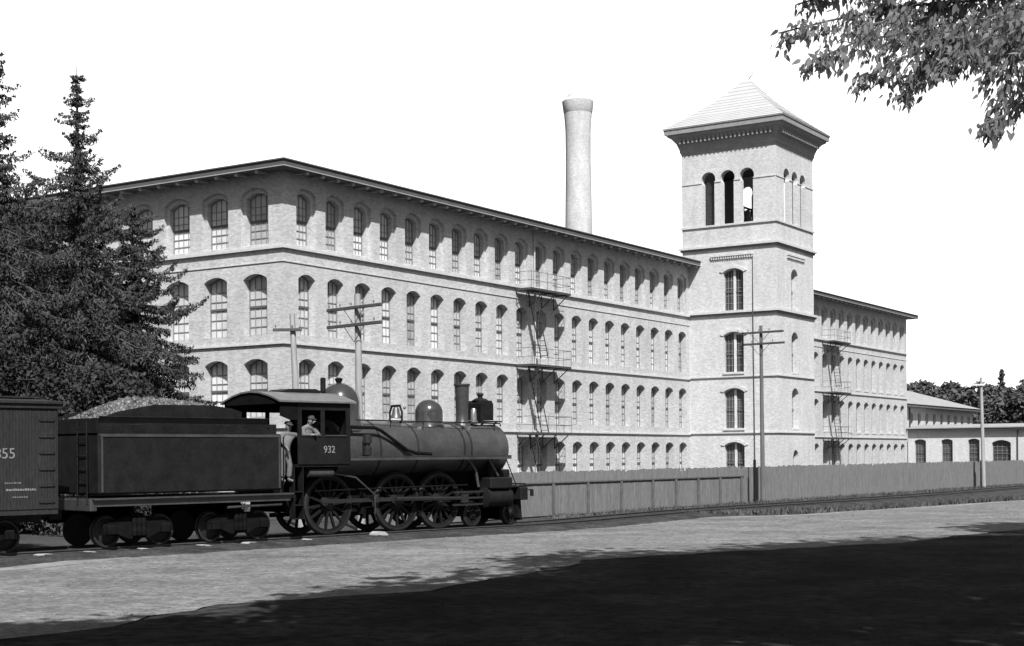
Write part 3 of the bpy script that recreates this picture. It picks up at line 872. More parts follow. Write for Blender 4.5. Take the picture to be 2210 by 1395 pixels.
# bell hanging in the belfry
bc = to_ + D * 4.1 + N * 3.2
bell = thing('church_bell', 'dark bronze bell hung on a yoke inside the open belfry', 'bell', (bc.x, bc.y, ZB0 - .02), TH)
mb = MB(); mb.lathe([(.0, 1.75), (.18, 1.72), (.27, 1.6), (.32, 1.2), (.42, .8), (.60, .45), (.72, .32), (.70, .30), (.5, .35), (0, .6)], n=24); bb_ = mb.build('bell_body', 'bronze', bell, smooth=True); bb_.scale = (.85, .85, 1.0)
mb = MB()
for sx in (-1, 1):
    mb.prism([(-.35, 0), (-.25, 0), (0, 1.6), (.25, 0), (.35, 0), (.07, 1.95), (-.07, 1.95)], sx * .85 - .05, sx * .85 + .05, 'yz')
mb.box(-.9, .9, -.06, .06, 1.78, 1.92); mb.build('yoke_frame', 'wood_dark', bell)

# ------------------------------------------------------------------ chimney
ch = thing('brick_chimney', 'tall round pale brick smokestack with a flared crown rising behind the mill roof', 'chimney', (7.1, 150.0, GZ))
mb = MB(); mb.lathe([(1.66, 0), (1.60, 5), (1.50, 16), (1.44, 24), (1.30, 33), (1.32, 36.2), (1.46, 38.0)], n=40); mb.build('shaft', 'chimney_brick', ch, smooth=True)
mb = MB(); mb.lathe([(1.44, 37.9), (1.50, 38.0), (1.62, 38.9), (1.64, 39.15), (1.50, 39.25), (1.12, 39.62), (1.06, 39.85), (.85, 39.87), (.8, 39)], n=40); mb.build('crown', 'chimney_brick', ch, smooth=True)

# ------------------------------------------------------------------ low wing and shed beyond the mill
wing_o = CORNER + D * (LEN + .15)
shed = thing('brick_workshop', 'low pale brick workshop with arched windows and a deep dark eave, right of the mill', 'workshop', tuple(wing_o), TH)
mb = MB(); smp = lambda u, z, d: (d, -u, z)
wins = [(1.38, 1.25), (4.30, 1.22), (7.17, 1.20), (10.05, 1.95), (13.6, 1.25), (16.5, 1.25), (19.4, 1.95)]
ed = [0.03, 2.84, 5.73, 8.5, 11.7, 15.0, 18.0, 21.0]
for i, (c, w) in enumerate(wins): cell(mb, smp, ed[i], ed[i + 1], Z0, 4.95, [(c, w, .9, 3.80 if w < 1.5 else 3.62, .18 if w < 1.5 else .30, .32)])
quad_wall(mb, smp, 21.0, 44, Z0, 4.95)
mb.add([(0, 0.0, Z0), (9, 0.0, Z0), (9, 0.0, 4.95), (0, 0.0, 4.95), (0, -44, Z0), (9, -44, Z0), (9, -44, 4.95), (0, -44, 4.95)], [(4, 5, 6, 7), (1, 5, 6, 2)])
mb.build('wall', 'shed_brick', shed)
for c, w in wins: make_window('window', w, (3.80 if w < 1.5 else 3.62) - .9, .18 if w < 1.5 else .30, 4, 6, .5, 'sash', 'pane_dark', shed, (.32, -c, .9), -PI / 2)
mb = MB(); mb.box(-.52, 9.5, -44.5, 0.0, 4.74, 5.0); mb.build('fascia', 'roof_dark', shed)
mb = MB(); mb.add([(-.60, .0, 5.0), (-.60, -44.6, 5.0), (4.5, -44.6, 5.45), (4.5, 0, 5.45), (9.6, -44.6, 5.0), (9.6, 0, 5.0)], [(0, 1, 2, 3), (3, 2, 4, 5), (0, 3, 5), (1, 2, 4)])
mb.box(-.62, -.54, -44.6, -.0, 4.93, 5.03); mb.build('roof', 'roof_pale', shed)
mb = MB(); mb.tube([(-.10, -11.75, 4.7), (-.10, -11.75, 0)], .06, 6); mb.build('downpipe', 'iron', shed)
ws_o = CORNER + D * (LEN + .2)
ws = thing('weave_shed', 'two storey brick shed with a pale hipped roof and dark eave beyond the mill end', 'workshop', tuple(ws_o), TH)
mb = MB(); wc2 = [1.6 + 2.9 * i for i in range(10)]
e2 = [0.0] + [(wc2[i] + wc2[i + 1]) / 2 for i in range(9)] + [29.3]
mp2 = lambda u, z, d: (u + .05, 1.0 + d, z)
for i, c in enumerate(wc2): cell(mb, mp2, e2[i], e2[i + 1], Z0, 7.7, [(c, 1.2, 4.2, 6.9, .3, .3)])
mb.add([(29.35, 1, Z0), (29.35, 13, Z0), (29.35, 13, 7.7), (29.35, 1, 7.7), (.05, 13, Z0), (.05, 13, 7.7)], [(0, 1, 2, 3), (1, 4, 5, 2)])
mb.build('wall', 'shed_brick', ws)
for c in wc2[:10]: make_window('window', 1.2, 2.7, .3, 3, 4, .5, 'sash', 'pane_dark', ws, (c + .05, 1.3, 4.2), 0)
mb = MB(); mb.box(0, 30.4, 0.1, 14, 7.45, 7.75); mb.build('fascia', 'roof_dark', ws)
mb = MB(); mb.add([(0, 0.0, 7.76), (30.5, 0.0, 7.76), (30.5, 14.1, 7.76), (0, 14.1, 7.76), (0, 7, 10.1), (22.5, 7, 10.1)], [(0, 1, 5, 4), (1, 2, 5), (2, 3, 4, 5), (0, 4, 3), (0, 1, 2, 3)]); mb.build('roof', 'roof_pale', ws)
mb = MB(); mb.tube([(3.6, .9, 7.4), (3.6, .9, 0)], .07, 6); mb.build('downpipe', 'iron', ws)

# ------------------------------------------------------------------ board fence
FA = Vector((.65, 60.1, 0)); FD = Vector((.589, .808, 0)).normalized(); FA_ = math.atan2(FD.y, FD.x)
fence = thing('board_fence', 'long tall unpainted board fence between the railway track and the mill', 'fence', (FA.x, FA.y, GZ), FA_)
mb = MB(); u = -9.0
while u < 96:
    w = rnd.uniform(.16, .24); hh = 1.93 + rnd.uniform(-.045, .03) - (.10 if rnd.random() < .03 else 0) + .012 * math.sin(u * .8)
    y = rnd.uniform(-.008, .008)
    mb.box(u, u + w - rnd.uniform(.008, .02), y, y + .025, .04, hh); u += w
mb.build('boards', 'fence', fence)
mb = MB()
for z in (.45, 1.55): mb.box(-9, 96, .04, .12, z, z + .1)
mb.build('rail', 'fence', fence)
mb = MB(); u = -9.0
while u < 19.3:
    w = rnd.uniform(.22, .32); mb.box(u, u + w - .008, -.055 + rnd.uniform(-.004, .004), -.02, .06, 1.42 + rnd.uniform(-.008, .008)); u += w
o = mb.build('lower_boards', 'fence_low', fence)
mb = MB(); mb.box(-9, 19.3, -.12, -.055, 1.42, 1.47); mb.build('cap_rail', 'fence_post', fence)
p0 = None
for u in (-6.0, -3.5, -.9, 1.71, 4.40, 7.17, 9.97, 12.16, 14.36, 16.64, 19.0):
    if p0 is None:
        mb = MB(); mb.bbox(-.055, .055, -.17, -.06, 0, 1.40, .015); p0 = mb.build('post', 'fence_post', fence, loc=(u, 0, 0))
    else: copy_child(p0, fence, loc=(u, 0, 0))
mb = MB(); mb.box(-.07, .07, -.30, -.14, 0, 2.0)
tag(mb.build('fence_post', 'wood_dark', loc=(FA + FD * 55.6 - Vector((-FD.y, FD.x, 0)) * .4).to_tuple()[:2] + (GZ,), rot=(0, 0, FA_)), 'short dark upright post against the fence beside the far right pole', 'post')

# ------------------------------------------------------------------ poles
def utility_pole(name, label, base, h, r0, r1, lean, arms, az, cat='utility pole', pm='pole', braces=True, group='telegraph poles beside the railway'):
    t = thing(name, label, cat, base, az, group)
    mb = MB(); mb.tube([(0, 0, 0), (lean[0] * .5, lean[1] * .5, h * .5), (lean[0], lean[1], h)], [r0, (r0 + r1) / 2, r1], 12); mb.build('pole', pm, t, smooth=True)
    for z, a0, a1, am in arms:
        cx, cy = lean[0] * z / h, lean[1] * z / h - r1 - .06
        q = MB(); q.bbox(cx + a0, cx + a1, cy - .05, cy + .05, z - .055, z + .055, .01)
        arm = q.build('crossarm', am, t)
        q = MB(); L_ = a1 - a0
        for k in range(max(2, int(L_ / .6))):
            x = cx + a0 + .10 + k * .62
            if x > cx + a1 - .05: break
            q.lathe([(.010, 0), (.010, .06), (.025, .06), (.03, .09), (.02, .13), (0, .14)], (x, cy, z + .05), n=8)
        q.build('insulators', 'insul', arm)
        if braces:
            q = MB(); q.tube([(cx - .55, cy, z - .05), (cx, cy - .01, z - .6)], .014, 5); q.tube([(cx + .55, cy, z - .05), (cx, cy - .01, z - .6)], .014, 5)
            q.build('brace', 'iron', arm)
    return t
azp = T_ANG - PI / 2
utility_pole('utility_pole', 'pale wooden pole with two long dark crossarms standing behind the locomotive cab', (-5.32, 51.0, GZ), 8.35, .15, .11, (-.12, 0), [(7.86, -1.5, 1.5, 'arm'), (7.25, -1.5, 1.5, 'arm')], azp)
utility_pole('utility_pole', 'leaning thin pole with one short crossarm near the mill corner', (-7.85, 54.0, GZ), 7.95, .16, .10, (-.30, 0), [(7.35, -.72, .35, 'arm')], 0.0, braces=False)
utility_pole('utility_pole', 'grey pole with two crossarms in front of the bell tower', (13.2, 76.3, GZ), 9.35, .13, .085, (-.05, 0), [(8.98, -1.4, 1.4, 'arm'), (8.38, -1.2, 1.45, 'arm')], azp + .1, pm='pole_grey')
utility_pole('utility_pole', 'pale slightly crooked pole with a stub crossarm by the fence at the far right', (33.85, 104.0, GZ), 7.95, .15, .10, (-.12, .1), [(7.4, -1.15, .15, 'trim_pale')], 0.0, braces=False)
ms = thing('iron_mast', 'very thin dark mast beside the grey pole in front of the bell tower', 'mast', (12.62, 75.4, GZ))
mb = MB(); mb.tube([(0, 0, 0), (0, 0, 2.3)], [.085, .075], 10); mb.build('base_post', 'black', ms); mb = MB(); mb.tube([(0, 0, 2.3), (-.04, 0, 9.7), (-.03, 0, 12.9)], [.04, .036, .022], 8); mb.build('rod', 'iron', ms)

# ------------------------------------------------------------------ railway vehicles. local x forward, -y towards the camera, z up from the rail
def text_mesh(name, body, size, parent, loc, rot, mtl, extrude=.004):
    cu = bpy.data.curves.new(name, 'FONT'); cu.body = body; cu.size = size; cu.extrude = extrude; cu.align_x = 'LEFT'
    o = bpy.data.objects.new(name, cu); col.objects.link(o)
    bpy.context.view_layer.update()
    me = bpy.data.meshes.new_from_object(o.evaluated_get(bpy.context.evaluated_depsgraph_get()))
    bpy.data.objects.remove(o); me.name = name
    me.materials.clear(); me.materials.append(M[mtl])
    q = bpy.data.objects.new(name, me); q.parent = parent; q.location = loc; q.rotation_euler = rot; col.objects.link(q)
    return q
def spoked_wheel(name, r, spokes, parent, loc, counter=0.0, phase=0.0, side=-1, crank=0):
    """tyre ring with hub and spokes as sub-parts; side -1 faces the camera"""
    w = .13
    mb = MB(); prof = [(r - .10, -w / 2), (r - .03, -w / 2), (r - .02, -w / 2 + .005), (r, -w / 2 + .02), (r, w / 2 - .035), (r + .03, w / 2 - .03), (r + .03, w / 2), (r - .10, w / 2), (r - .10, -w / 2)]
    if side > 0: prof = [(a, -b_) for a, b_ in prof]
    mb.lathe(prof, ax='y', n=48, cap=False)
    t = mb.build(name, 'tyre', parent, smooth=True, loc=loc)
    mb = MB()
    for k in range(spokes):
        a = phase + 2 * PI * k / spokes; c, s_ = math.cos(a), math.sin(a)
        q = []
        for rr_, hw in ((.12, .048), (r - .15, .032)):
            for sg in (-1, 1): q.append((c * rr_ - s_ * hw * sg, s_ * rr_ + c * hw * sg))
        pts = [q[0], q[2], q[3], q[1]]
        mb.prism(pts, -.035, .035)
    mb.lathe([(r - .17, -.045), (r - .10, -.045), (r - .10, .045), (r - .17, .045), (r - .17, -.045)], ax='y', n=40, cap=False)
    if counter:
        a0, a1 = counter - .62, counter + .62; rr_ = r - .12; n_ = 12
        arc = [(rr_ * math.cos(a0 + (a1 - a0) * k / n_), rr_ * math.sin(a0 + (a1 - a0) * k / n_)) for k in range(n_ + 1)]
        mb.prism(arc, -.06, .05)
    mb.build('spokes', 'black', t)
    mb = MB(); mb.lathe([(0, -.12), (.07, -.12), (.09, -.10), (.16, -.07), (.17, .05), (0, .06)], ax='y', n=20)
    if crank: mb.lathe([(0, -.26), (.06, -.26), (.07, -.05), (0, .05)], (crank * math.cos(PI + counter), 0, crank * math.sin(PI + counter)), ax='y', n=14)
    mb.build('hub', 'tyre' if crank else 'black', t, smooth=True)
    return t

loco_o = TO + T * (-5.0)
loco = thing('steam_locomotive', 'black ten wheeled steam locomotive numbered 932, facing right on the track', 'locomotive', tuple(loco_o), T_ANG)
X = lambda s_: s_ + 5.0
DR = .93
for s_, ph in ((-8.98, .1), (-6.2, .25), (-4.37, .4)):
    for sd_ in (-1, 1): spoked_wheel('driving_wheel', DR, 14, loco, (X(s_), sd_ * .74, DR), counter=-.35 + (0 if sd_ < 0 else PI / 2), phase=ph, side=sd_, crank=.30)
for s_ in (-2.87, -1.02):
    for sd_ in (-1, 1): spoked_wheel('pilot_wheel', .42, 9, loco, (X(s_), sd_ * .74, .42), phase=s_, side=sd_)
mb = MB()
for sd_ in (-1, 1):
    y0 = sd_ * .56
    mb.box(X(-10.7), X(-1.0), y0 - .06, y0 + .06, 1.08, 1.26); mb.box(X(-10.2), X(-3.2), y0 - .05, y0 + .05, .55, .68)
    for s_ in (-9.4, -8.55, -6.6, -5.8, -4.8, -3.95): mb.box(X(s_) - .06, X(s_) + .06, y0 - .055, y0 + .055, .68, 1.08)
    mb.box(X(-3.1), X(-.7), y0 - .04, y0 + .04, .62, .74)
mb.box(X(-2.2), X(-1.7), -.6, .6, .60, 1.2); mb.box(X(-3.6), X(-3.2), -.55, .55, .9, 1.3); mb.box(X(-10.7), X(-10.3), -.9, .9, .75, 1.25)
mb.box(X(-8.4), X(-1.6), -.42, .42, .70, 1.95); mb.build('frame', 'black_dull', loco)  # central dark box added to fill in the shade between the wheels
mb = MB()
for s_ in (-8.98, -6.2, -4.37, -2.87, -1.02): mb.tube([(X(s_), -.68, DR if s_ < -4 else .42), (X(s_), .68, DR if s_ < -4 else .42)], .09, 10)
mb.build('axles', 'black_dull', loco)
# boiler, firebox, smokebox
BZ = 2.62
mb = MB(); mb.lathe([(.96, X(-8.6)), (.955, X(-6.9)), (.88, X(-5.4)), (.85, X(-3.3)), (.845, X(-2.9))], (0, 0, BZ), ax='x', n=48); boiler = mb.build('boiler', 'jacket', loco, smooth=True)
mb = MB()
for s_, r_ in ((-7.0, .965), (-5.35, .885), (-3.25, .862), (-2.92, .862)): mb.lathe([(r_ - .03, X(s_) - .035), (r_ + .004, X(s_) - .035), (r_ + .004, X(s_) + .035), (r_ - .03, X(s_) + .035)], (0, 0, BZ), ax='x', n=48)
mb.build('boiler_band', 'bright' if False else 'tyre', boiler, smooth=True)
mb = MB(); mb.lathe([(.85, X(-2.88)), (.85, X(-1.27)), (.86, X(-1.25)), (.86, X(-1.17)), (.80, X(-1.13)), (.62, X(-1.07)), (.58, X(-.99)), (.3, X(-.94)), (0, X(-.92))], (0, 0, BZ), ax='x', n=48)
sb = mb.build('smokebox', 'jacket', loco, smooth=True)
mb = MB(); mb.tube([(X(-.94), 0, BZ), (X(-.80), 0, BZ)], .06, 8); mb.lathe([(.10, X(-.82)), (.13, X(-.81)), (.10, X(-.80))], (0, 0, BZ), ax='x', n=16, cap=False)
for k in range(8):
    a = k * PI / 4; mb.tube([(X(-1.11), math.cos(a) * .74, BZ + math.sin(a) * .74), (X(-1.03), math.cos(a) * .60, BZ + math.sin(a) * .60)], .03, 6)
mb.build('smokebox_door_fittings', 'black', sb)
mb = MB(); mb.prism([(-.62, 1.95), (.62, 1.95), (.50, 1.2), (-.50, 1.2)], X(-2.5), X(-1.4), 'yz'); mb.build('saddle', 'black', loco)
mb = MB(); mb.bbox(X(-1.5), X(-.95), -.72, .72, 1.36, 1.92, .05); mb.build('front_casting', 'black', loco)
mb = MB(); mb.prism([(X(-9.9), 2.75), (X(-6.9), 2.6), (X(-6.9), 1.25), (X(-7.6), .55), (X(-9.2), .55), (X(-9.9), 1.2)], -.50, .50); mb.build('firebox', 'black_dull', loco)
# running boards
for sd_ in (-1, 1):
    mb = MB(); y0, y1 = sd_ * .85, sd_ * 1.42
    mb.box(X(-8.6), X(-1.6), min(y0, y1), max(y0, y1), 2.36, 2.40); mb.box(X(-8.6), X(-1.6), min(y1, y1 - sd_ * .02), max(y1, y1 - sd_ * .02), 2.28, 2.41)
    mb.build('running_board', 'jacket', loco)
    mb = MB(); y = sd_ * 1.0     # pipe stepping down from the cab
    mb.tube([(X(-8.6), y, 3.32), (X(-7.3), y, 3.30), (X(-7.05), y, 3.22), (X(-5.95), y, 2.60), (X(-5.6), y, 2.50), (X(-4.9), y, 2.46)], .055, 8); mb.build('injector_pipe', 'black_dull', loco, smooth=True)
    mb = MB(); y = sd_ * .62
    mb.tube([(X(-8.6), y, 3.56), (X(-1.35), y, 3.50), (X(-1.2), y * .8, 3.42)], .022, 6)
    for s_ in (-7.9, -6.3, -4.9, -3.1, -1.6): mb.tube([(X(s_), y * .95, 3.25), (X(s_), y, 3.54)], .016, 5)
    mb.build('handrail', 'black', loco)
    # cylinders, valve chest, rods
    mb = MB(); mb.lathe([(.30, X(-2.62)), (.34, X(-2.60)), (.34, X(-2.48)), (.31, X(-2.46)), (.31, X(-1.62)), (.34, X(-1.60)), (.34, X(-1.48)), (.24, X(-1.44)), (0, X(-1.42))], (0, sd_ * 1.06, .98), ax='x', n=28)
    cyl = mb.build('cylinder', 'black', loco, smooth=True)
    mb = MB(); mb.bbox(X(-2.55), X(-1.5), sd_ * 1.06 - .32, sd_ * 1.06 + .32, 1.27, 1.66, .04); mb.tube([(X(-1.5), sd_ * 1.06, 1.46), (X(-1.3), sd_ * 1.06, 1.46)], .08, 10); mb.tube([(X(-2.0), sd_ * .8, 1.6), (X(-2.0), sd_ * .7, 2.3)], .12, 10); mb.build('valve_chest', 'black', cyl)
    mb = MB(); y = sd_ * 1.12; cr = (-.35 + (0 if sd_ < 0 else PI / 2)) + PI
    px = lambda s_: X(s_) + .30 * math.cos(cr); pz = DR + .30 * math.sin(cr)
    yr = sd_ * .96
    mb.box(px(-8.98) - .12, px(-4.37) + .12, min(yr, yr - sd_ * .05), max(yr, yr - sd_ * .05), pz - .06, pz + .06)
    for s_ in (-8.98, -6.2, -4.37): mb.lathe([(0, -.04), (.13, -.04), (.13, .04), (0, .04)], (px(s_), yr - sd_ * .025, pz), ax='y', n=16)
    mb.build('side_rod', 'tyre', loco)
    mb = MB(); ya = sd_ * 1.04
    mb.tube([(px(-6.2), ya, pz), (X(-3.45), ya, .98)], [.075, .06], 6); mb.tube([(X(-3.5), ya, .98), (X(-2.6), ya, .98)], .04, 8); mb.box(X(-3.65), X(-3.35), ya - .08, ya + .08, .84, 1.12)
    mb.box(X(-4.0), X(-2.6), ya - .05, ya + .05, 1.16, 1.22); mb.box(X(-4.0), X(-2.6), ya - .05, ya + .05, .74, .80)
    mb.build('main_rod', 'tyre', loco)
# domes, stack, bell, whistle, headlight
def dome(name, s_, r, z0, z1, mt='jacket'):
    q = MB(); h = z1 - z0
    q.lathe([(r * 1.25, z0 - .25), (r * 1.12, z0 + .02), (r, z0 + .12), (r, z1 - r * .98), (r * .97, z1 - r * .75), (r * .87, z1 - r * .50), (r * .70, z1 - r * .28), (r * .48, z1 - r * .12), (r * .25, z1 - r * .03), (0, z1)], (X(s_), 0, 0), n=32)
    return q.build(name, mt, loco, smooth=True)
M['dome'] = mat('dome', 0.035, 0.15, 3, 0.13, 1.0)
sd1 = dome('steam_dome', -7.88, .64, 3.45, 4.74, 'dome'); dome('sand_dome', -4.10, .47, 3.38, 4.30, 'dome')
mb = MB(); mb.lathe([(.06, 4.70), (.10, 4.78), (.14, 4.86), (.06, 4.90), (0, 4.90)], (X(-7.92), 0, 0), n=14); mb.build('safety_valve', 'black', sd1)
mb = MB(); mb.lathe([(.05, 4.2), (.05, 4.42), (.085, 4.44), (.085, 4.86), (.05, 4.88), (0, 4.88)], (X(-8.55), 0, 0), n=12); mb.build('whistle', 'black', loco)
mb = MB(); mb.lathe([(.36, 3.28), (.30, 3.45), (.22, 3.60), (.215, 3.9), (.25, 4.78), (.285, 4.80), (.285, 4.86), (.22, 4.86), (.2, 4.2)], (X(-2.56), 0, 0), n=28); mb.build('smokestack', 'jacket', loco, smooth=True)
bl = MB(); bl.lathe([(.0, 4.02), (.07, 4.0), (.11, 3.92), (.13, 3.78), (.19, 3.66), (.18, 3.65), (0, 3.72)], (X(-5.55), 0, 0), n=20)
b_o = bl.build('bell', 'bronze', loco, smooth=True)
mb = MB()
for sd_ in (-1, 1): mb.tube([(X(-5.55), sd_ * .12, 3.40), (X(-5.55), sd_ * .30, 3.58), (X(-5.55), sd_ * .30, 3.85), (X(-5.55), sd_ * .20, 4.05)], .035, 7)
mb.tube([(X(-5.55), -.22, 4.05), (X(-5.55), .22, 4.05)], .04, 7); mb.box(X(-5.75), X(-5.35), -.15, .15, 3.38, 3.50); mb.build('bell_frame', 'black', b_o)
mb = MB(); mb.lathe([(0, -.06), (.05, -.035), (.06, 0), (.05, .035), (0, .06)], (X(-5.45), -.32, 3.98), n=12); mb.build('bell_knob', 'bright', b_o, smooth=True)
hl = MB()
hx0, hx1, hy = X(-2.0), X(-1.38), .33
hl.prism([(hx0, 3.62), (hx1, 3.62), (hx1, 4.18), (hx1 - .08, 4.30), (hx0 + .08, 4.30), (hx0, 4.18)], -hy, hy)
hl.lathe([(.30, 4.30), (.22, 4.36), (.09, 4.40), (.08, 4.46), (.13, 4.50), (.10, 4.56), (0, 4.58)], ((hx0 + hx1) / 2, 0, 0), n=20)
hlo = hl.build('headlight', 'black', loco)
mb = MB(); mb.lathe([(.27, hx1), (.29, hx1 + .05), (.26, hx1 + .05), (.25, hx1 + .01), (0, hx1 + .01)], (0, 0, 3.95), ax='x', n=28); mb.build('lens_ring', 'bright', hlo)
mb = MB(); mb.box(X(-2.25), X(-.98), -.36, .36, 3.56, 3.60); mb.tube([(X(-1.2), -.3, 3.56), (X(-1.5), -.35, 3.38)], .03, 6); mb.tube([(X(-1.2), .3, 3.56), (X(-1.5), .35, 3.38)], .03, 6); mb.build('headlight_shelf', 'black', hlo)
mb = MB(); mb.lathe([(0, 3.5), (.10, 3.5), (.11, 3.62), (.09, 3.98), (.06, 4.02), (0, 4.03)], (X(-2.28), -.28, 0), n=14); mb.lathe([(0, -.03), (.10, -.03), (.10, .03), (0, .03)], (X(-2.28), -.34, 3.55), ax='y', n=14); mb.build('polished_valve', 'bright', loco, smooth=True)
# air pump in front of the cab
mb = MB(); mb.lathe([(.0, 2.45), (.13, 2.45), (.14, 2.68), (.09, 2.70), (.09, 2.80), (.14, 2.82), (.14, 3.06), (0, 3.08)], (X(-7.75), -1.18, 0), n=18); mb.build('air_pump', 'tyre', loco, smooth=True)
# cab
CX0, CX1 = X(-10.6), X(-8.62)
mb = MB(); cy = 1.42
for sd_ in (-1, 1):
    y0, y1 = sorted((sd_ * cy, sd_ * (cy - .04)))
    mb.box(CX0, CX1, y0, y1, 2.18, 3.05)
    for a, b_ in ((CX0, CX0 + .14), (CX0 + .86, CX0 + 1.0), (CX1 - .16, CX1)): mb.box(a, b_, y0, y1, 3.05, 3.80)
    mb.box(CX0, CX1, y0, y1, 3.80, 4.10)
mb.prism([(-cy + .04, 2.9), (-cy + .04, 4.10), (-.7, 4.28), (0, 4.36), (.7, 4.28), (cy - .04, 4.10), (cy - .04, 2.9), (.8, 2.9), (.95, 3.3), (.5, 3.55), (-.5, 3.55), (-.95, 3.3), (-.8, 2.9)], CX1 - .04, CX1, 'yz')
for sd_ in (-1, 1):
    y0, y1 = sorted((sd_ * .80, sd_ * (cy - .04))); mb.box(CX1 - .04, CX1, y0, y1, 2.18, 2.9)
mb.box(CX0, CX1, -cy + .04, cy - .04, 2.10, 2.18)
cab = mb.build('cab', 'black', loco)
mb = MB()   # window frames and sill/armrest
for a, b_ in ((CX0 + .14, CX0 + .86), (CX0 + 1.0, CX1 - .16)):
    mb = MB(); mb.box(a, b_, -cy - .03, -cy, 3.02, 3.06); mb.build('window_sill', 'jacket', cab)
mb = MB(); yy = [-1.52, -1.3, -.9, -.45, 0, .45, .9, 1.3, 1.52]; zz = [4.07, 4.15, 4.27, 4.36, 4.39, 4.36, 4.27, 4.15, 4.07]
poly = list(zip(yy, zz)) + [(y, z - .05) for y, z in list(zip(yy, zz))[::-1]]
mb.prism(poly, X(-11.34), X(-8.45), 'yz'); roof_o = mb.build('cab_roof', 'cab_roof', loco)
mb = MB(); mb.prism(list(zip(yy[1:-1], [z - .05 for z in zz[1:-1]])) + [(1.25, 3.98), (-1.25, 3.98)], X(-11.30), X(-11.26), 'yz'); mb.build('roof_end', 'black_dull', roof_o)
for y in (1.40, -1.42):  # dark panels added to stand in for the shade inside the cab
    mb = MB(); lo = 2.2 if y > 0 else 3.50
    mb.prism([(X(-11.25), 4.08), (X(-10.6), 4.08), (X(-10.6), lo), (X(-10.9), lo), (X(-11.25), lo + (.12 if y < 0 else 0))], y, y + .02); mb.build('shade_panel', 'black_dull', cab)
mb = MB(); mb.prism([(X(-10.4), 4.40), (X(-10.2), 4.47), (X(-9.2), 4.49), (X(-8.95), 4.42), (X(-8.95), 4.37), (X(-10.4), 4.37)], -.45, .45); mb.build('roof_hatch', 'black', roof_o)
text_mesh('number_plate', '932', .30, cab, (X(-9.66), -cy - .004, 2.52), (PI / 2, 0, 0), 'paint')
# cab steps, blow-off under the cab, brake gear
mb = MB(); 
for z in (.55, .95, 1.35): mb.box(X(-10.7), X(-10.4), -1.38, -1.12, z, z + .03)
mb.box(X(-10.72), X(-10.70), -1.38, -1.12, .55, 2.1); mb.box(X(-10.40), X(-10.38), -1.38, -1.12, .55, 2.1); mb.build('cab_steps', 'black', loco)
mb = MB(); mb.lathe([(0, X(-10.1)), (.14, X(-10.08)), (.14, X(-9.15)), (0, X(-9.12))], (0, -1.15, 1.93), ax='x', n=16); mb.tube([(X(-9.1), -1.15, 1.9), (X(-8.2), -1.15, 1.75), (X(-7.4), -1.1, 1.2), (X(-7.3), -1.0, .6)], .03, 6); mb.build('air_reservoir', 'jacket', loco, smooth=True)
mb = MB()
for s_ in (-7.6, -5.25, -3.4): mb.box(X(s_) - .05, X(s_) + .05, -.84, -.66, .45, 1.3); mb.box(X(s_) - .12, X(s_) + .02, -.84, -.66, .6, .95)
mb.tube([(X(-9.6), -.9, 1.36), (X(-3.2), -.9, 1.42)], .03, 6); mb.build('brake_gear', 'black_dull', loco)
mb = MB(); 
for s_, w_ in ((-6.2, .96), (-4.37, .96), (-8.98, .96)):
    pts = [(w_ * math.cos(a), w_ * math.sin(a)) for a in np.linspace(.6, PI - .6, 12)] + [((w_ + .03) * math.cos(a), (w_ + .03) * math.sin(a)) for a in np.linspace(PI - .6, .6, 12)]
mb.tube([(X(-3.3), -1.0, 2.36), (X(-2.95), -1.05, 1.9), (X(-2.85), -1.08, 1.35)], .05, 8); mb.tube([(X(-2.3), -1.0, 2.3), (X(-1.9), -1.06, 1.7)], .045, 8)
mb.build('steam_pipe', 'jacket', loco, smooth=True)
# front end
mb = MB(); mb.bbox(X(-1.0), X(-.64), -1.27, 1.27, .86, 1.30, .03); pbm = mb.build('pilot_beam', 'black', loco)
mb = MB(); mb.box(X(-.64), X(-.2), -.10, .10, .82, 1.05); mb.bbox(X(-.35), X(-.1), -.16, .12, .78, 1.12, .03); mb.build('coupler', 'black', pbm)
mb = MB()
for k in range(11):
    y = -1.0 + .2 * k; mb.tube([(X(-.80), y, .86), (X(-.55 - abs(y) * .15), y * .97, .20)], .045, 6)
mb.tube([(X(-.72), -1.0, .20), (X(-.55), 0, .18), (X(-.72), 1.0, .20)], .05, 6); mb.box(X(-.9), X(-.74), -1.0, 1.0, .24, .86); mb.build('pilot_slats', 'black', pbm)
mb = MB(); mb.tube([(X(-.64), -1.15, 1.20), (X(-.34), -1.15, 1.20)], .02, 6); mb.bbox(X(-.40), X(-.28), -1.20, -1.10, .98, 1.22, .02); mb.build('hose_hook', 'black', pbm)
mb = MB(); mb.box(X(-1.9), X(-.66), -1.15, 1.15, 1.305, 1.35); mb.tube([(X(-1.3), -.45, 3.05), (X(-.7), -.75, 1.35)], .022, 6); mb.tube([(X(-1.3), .45, 3.05), (X(-.7), .75, 1.35)], .022, 6)
mb.tube([(X(-.72), -1.2, 1.42), (X(-.72), 1.2, 1.42)], .02, 6)
for y in (-1.2, 1.2): mb.tube([(X(-.72), y, 1.28), (X(-.72), y, 1.42)], .02, 6)
mb.build('front_deck', 'black', loco)

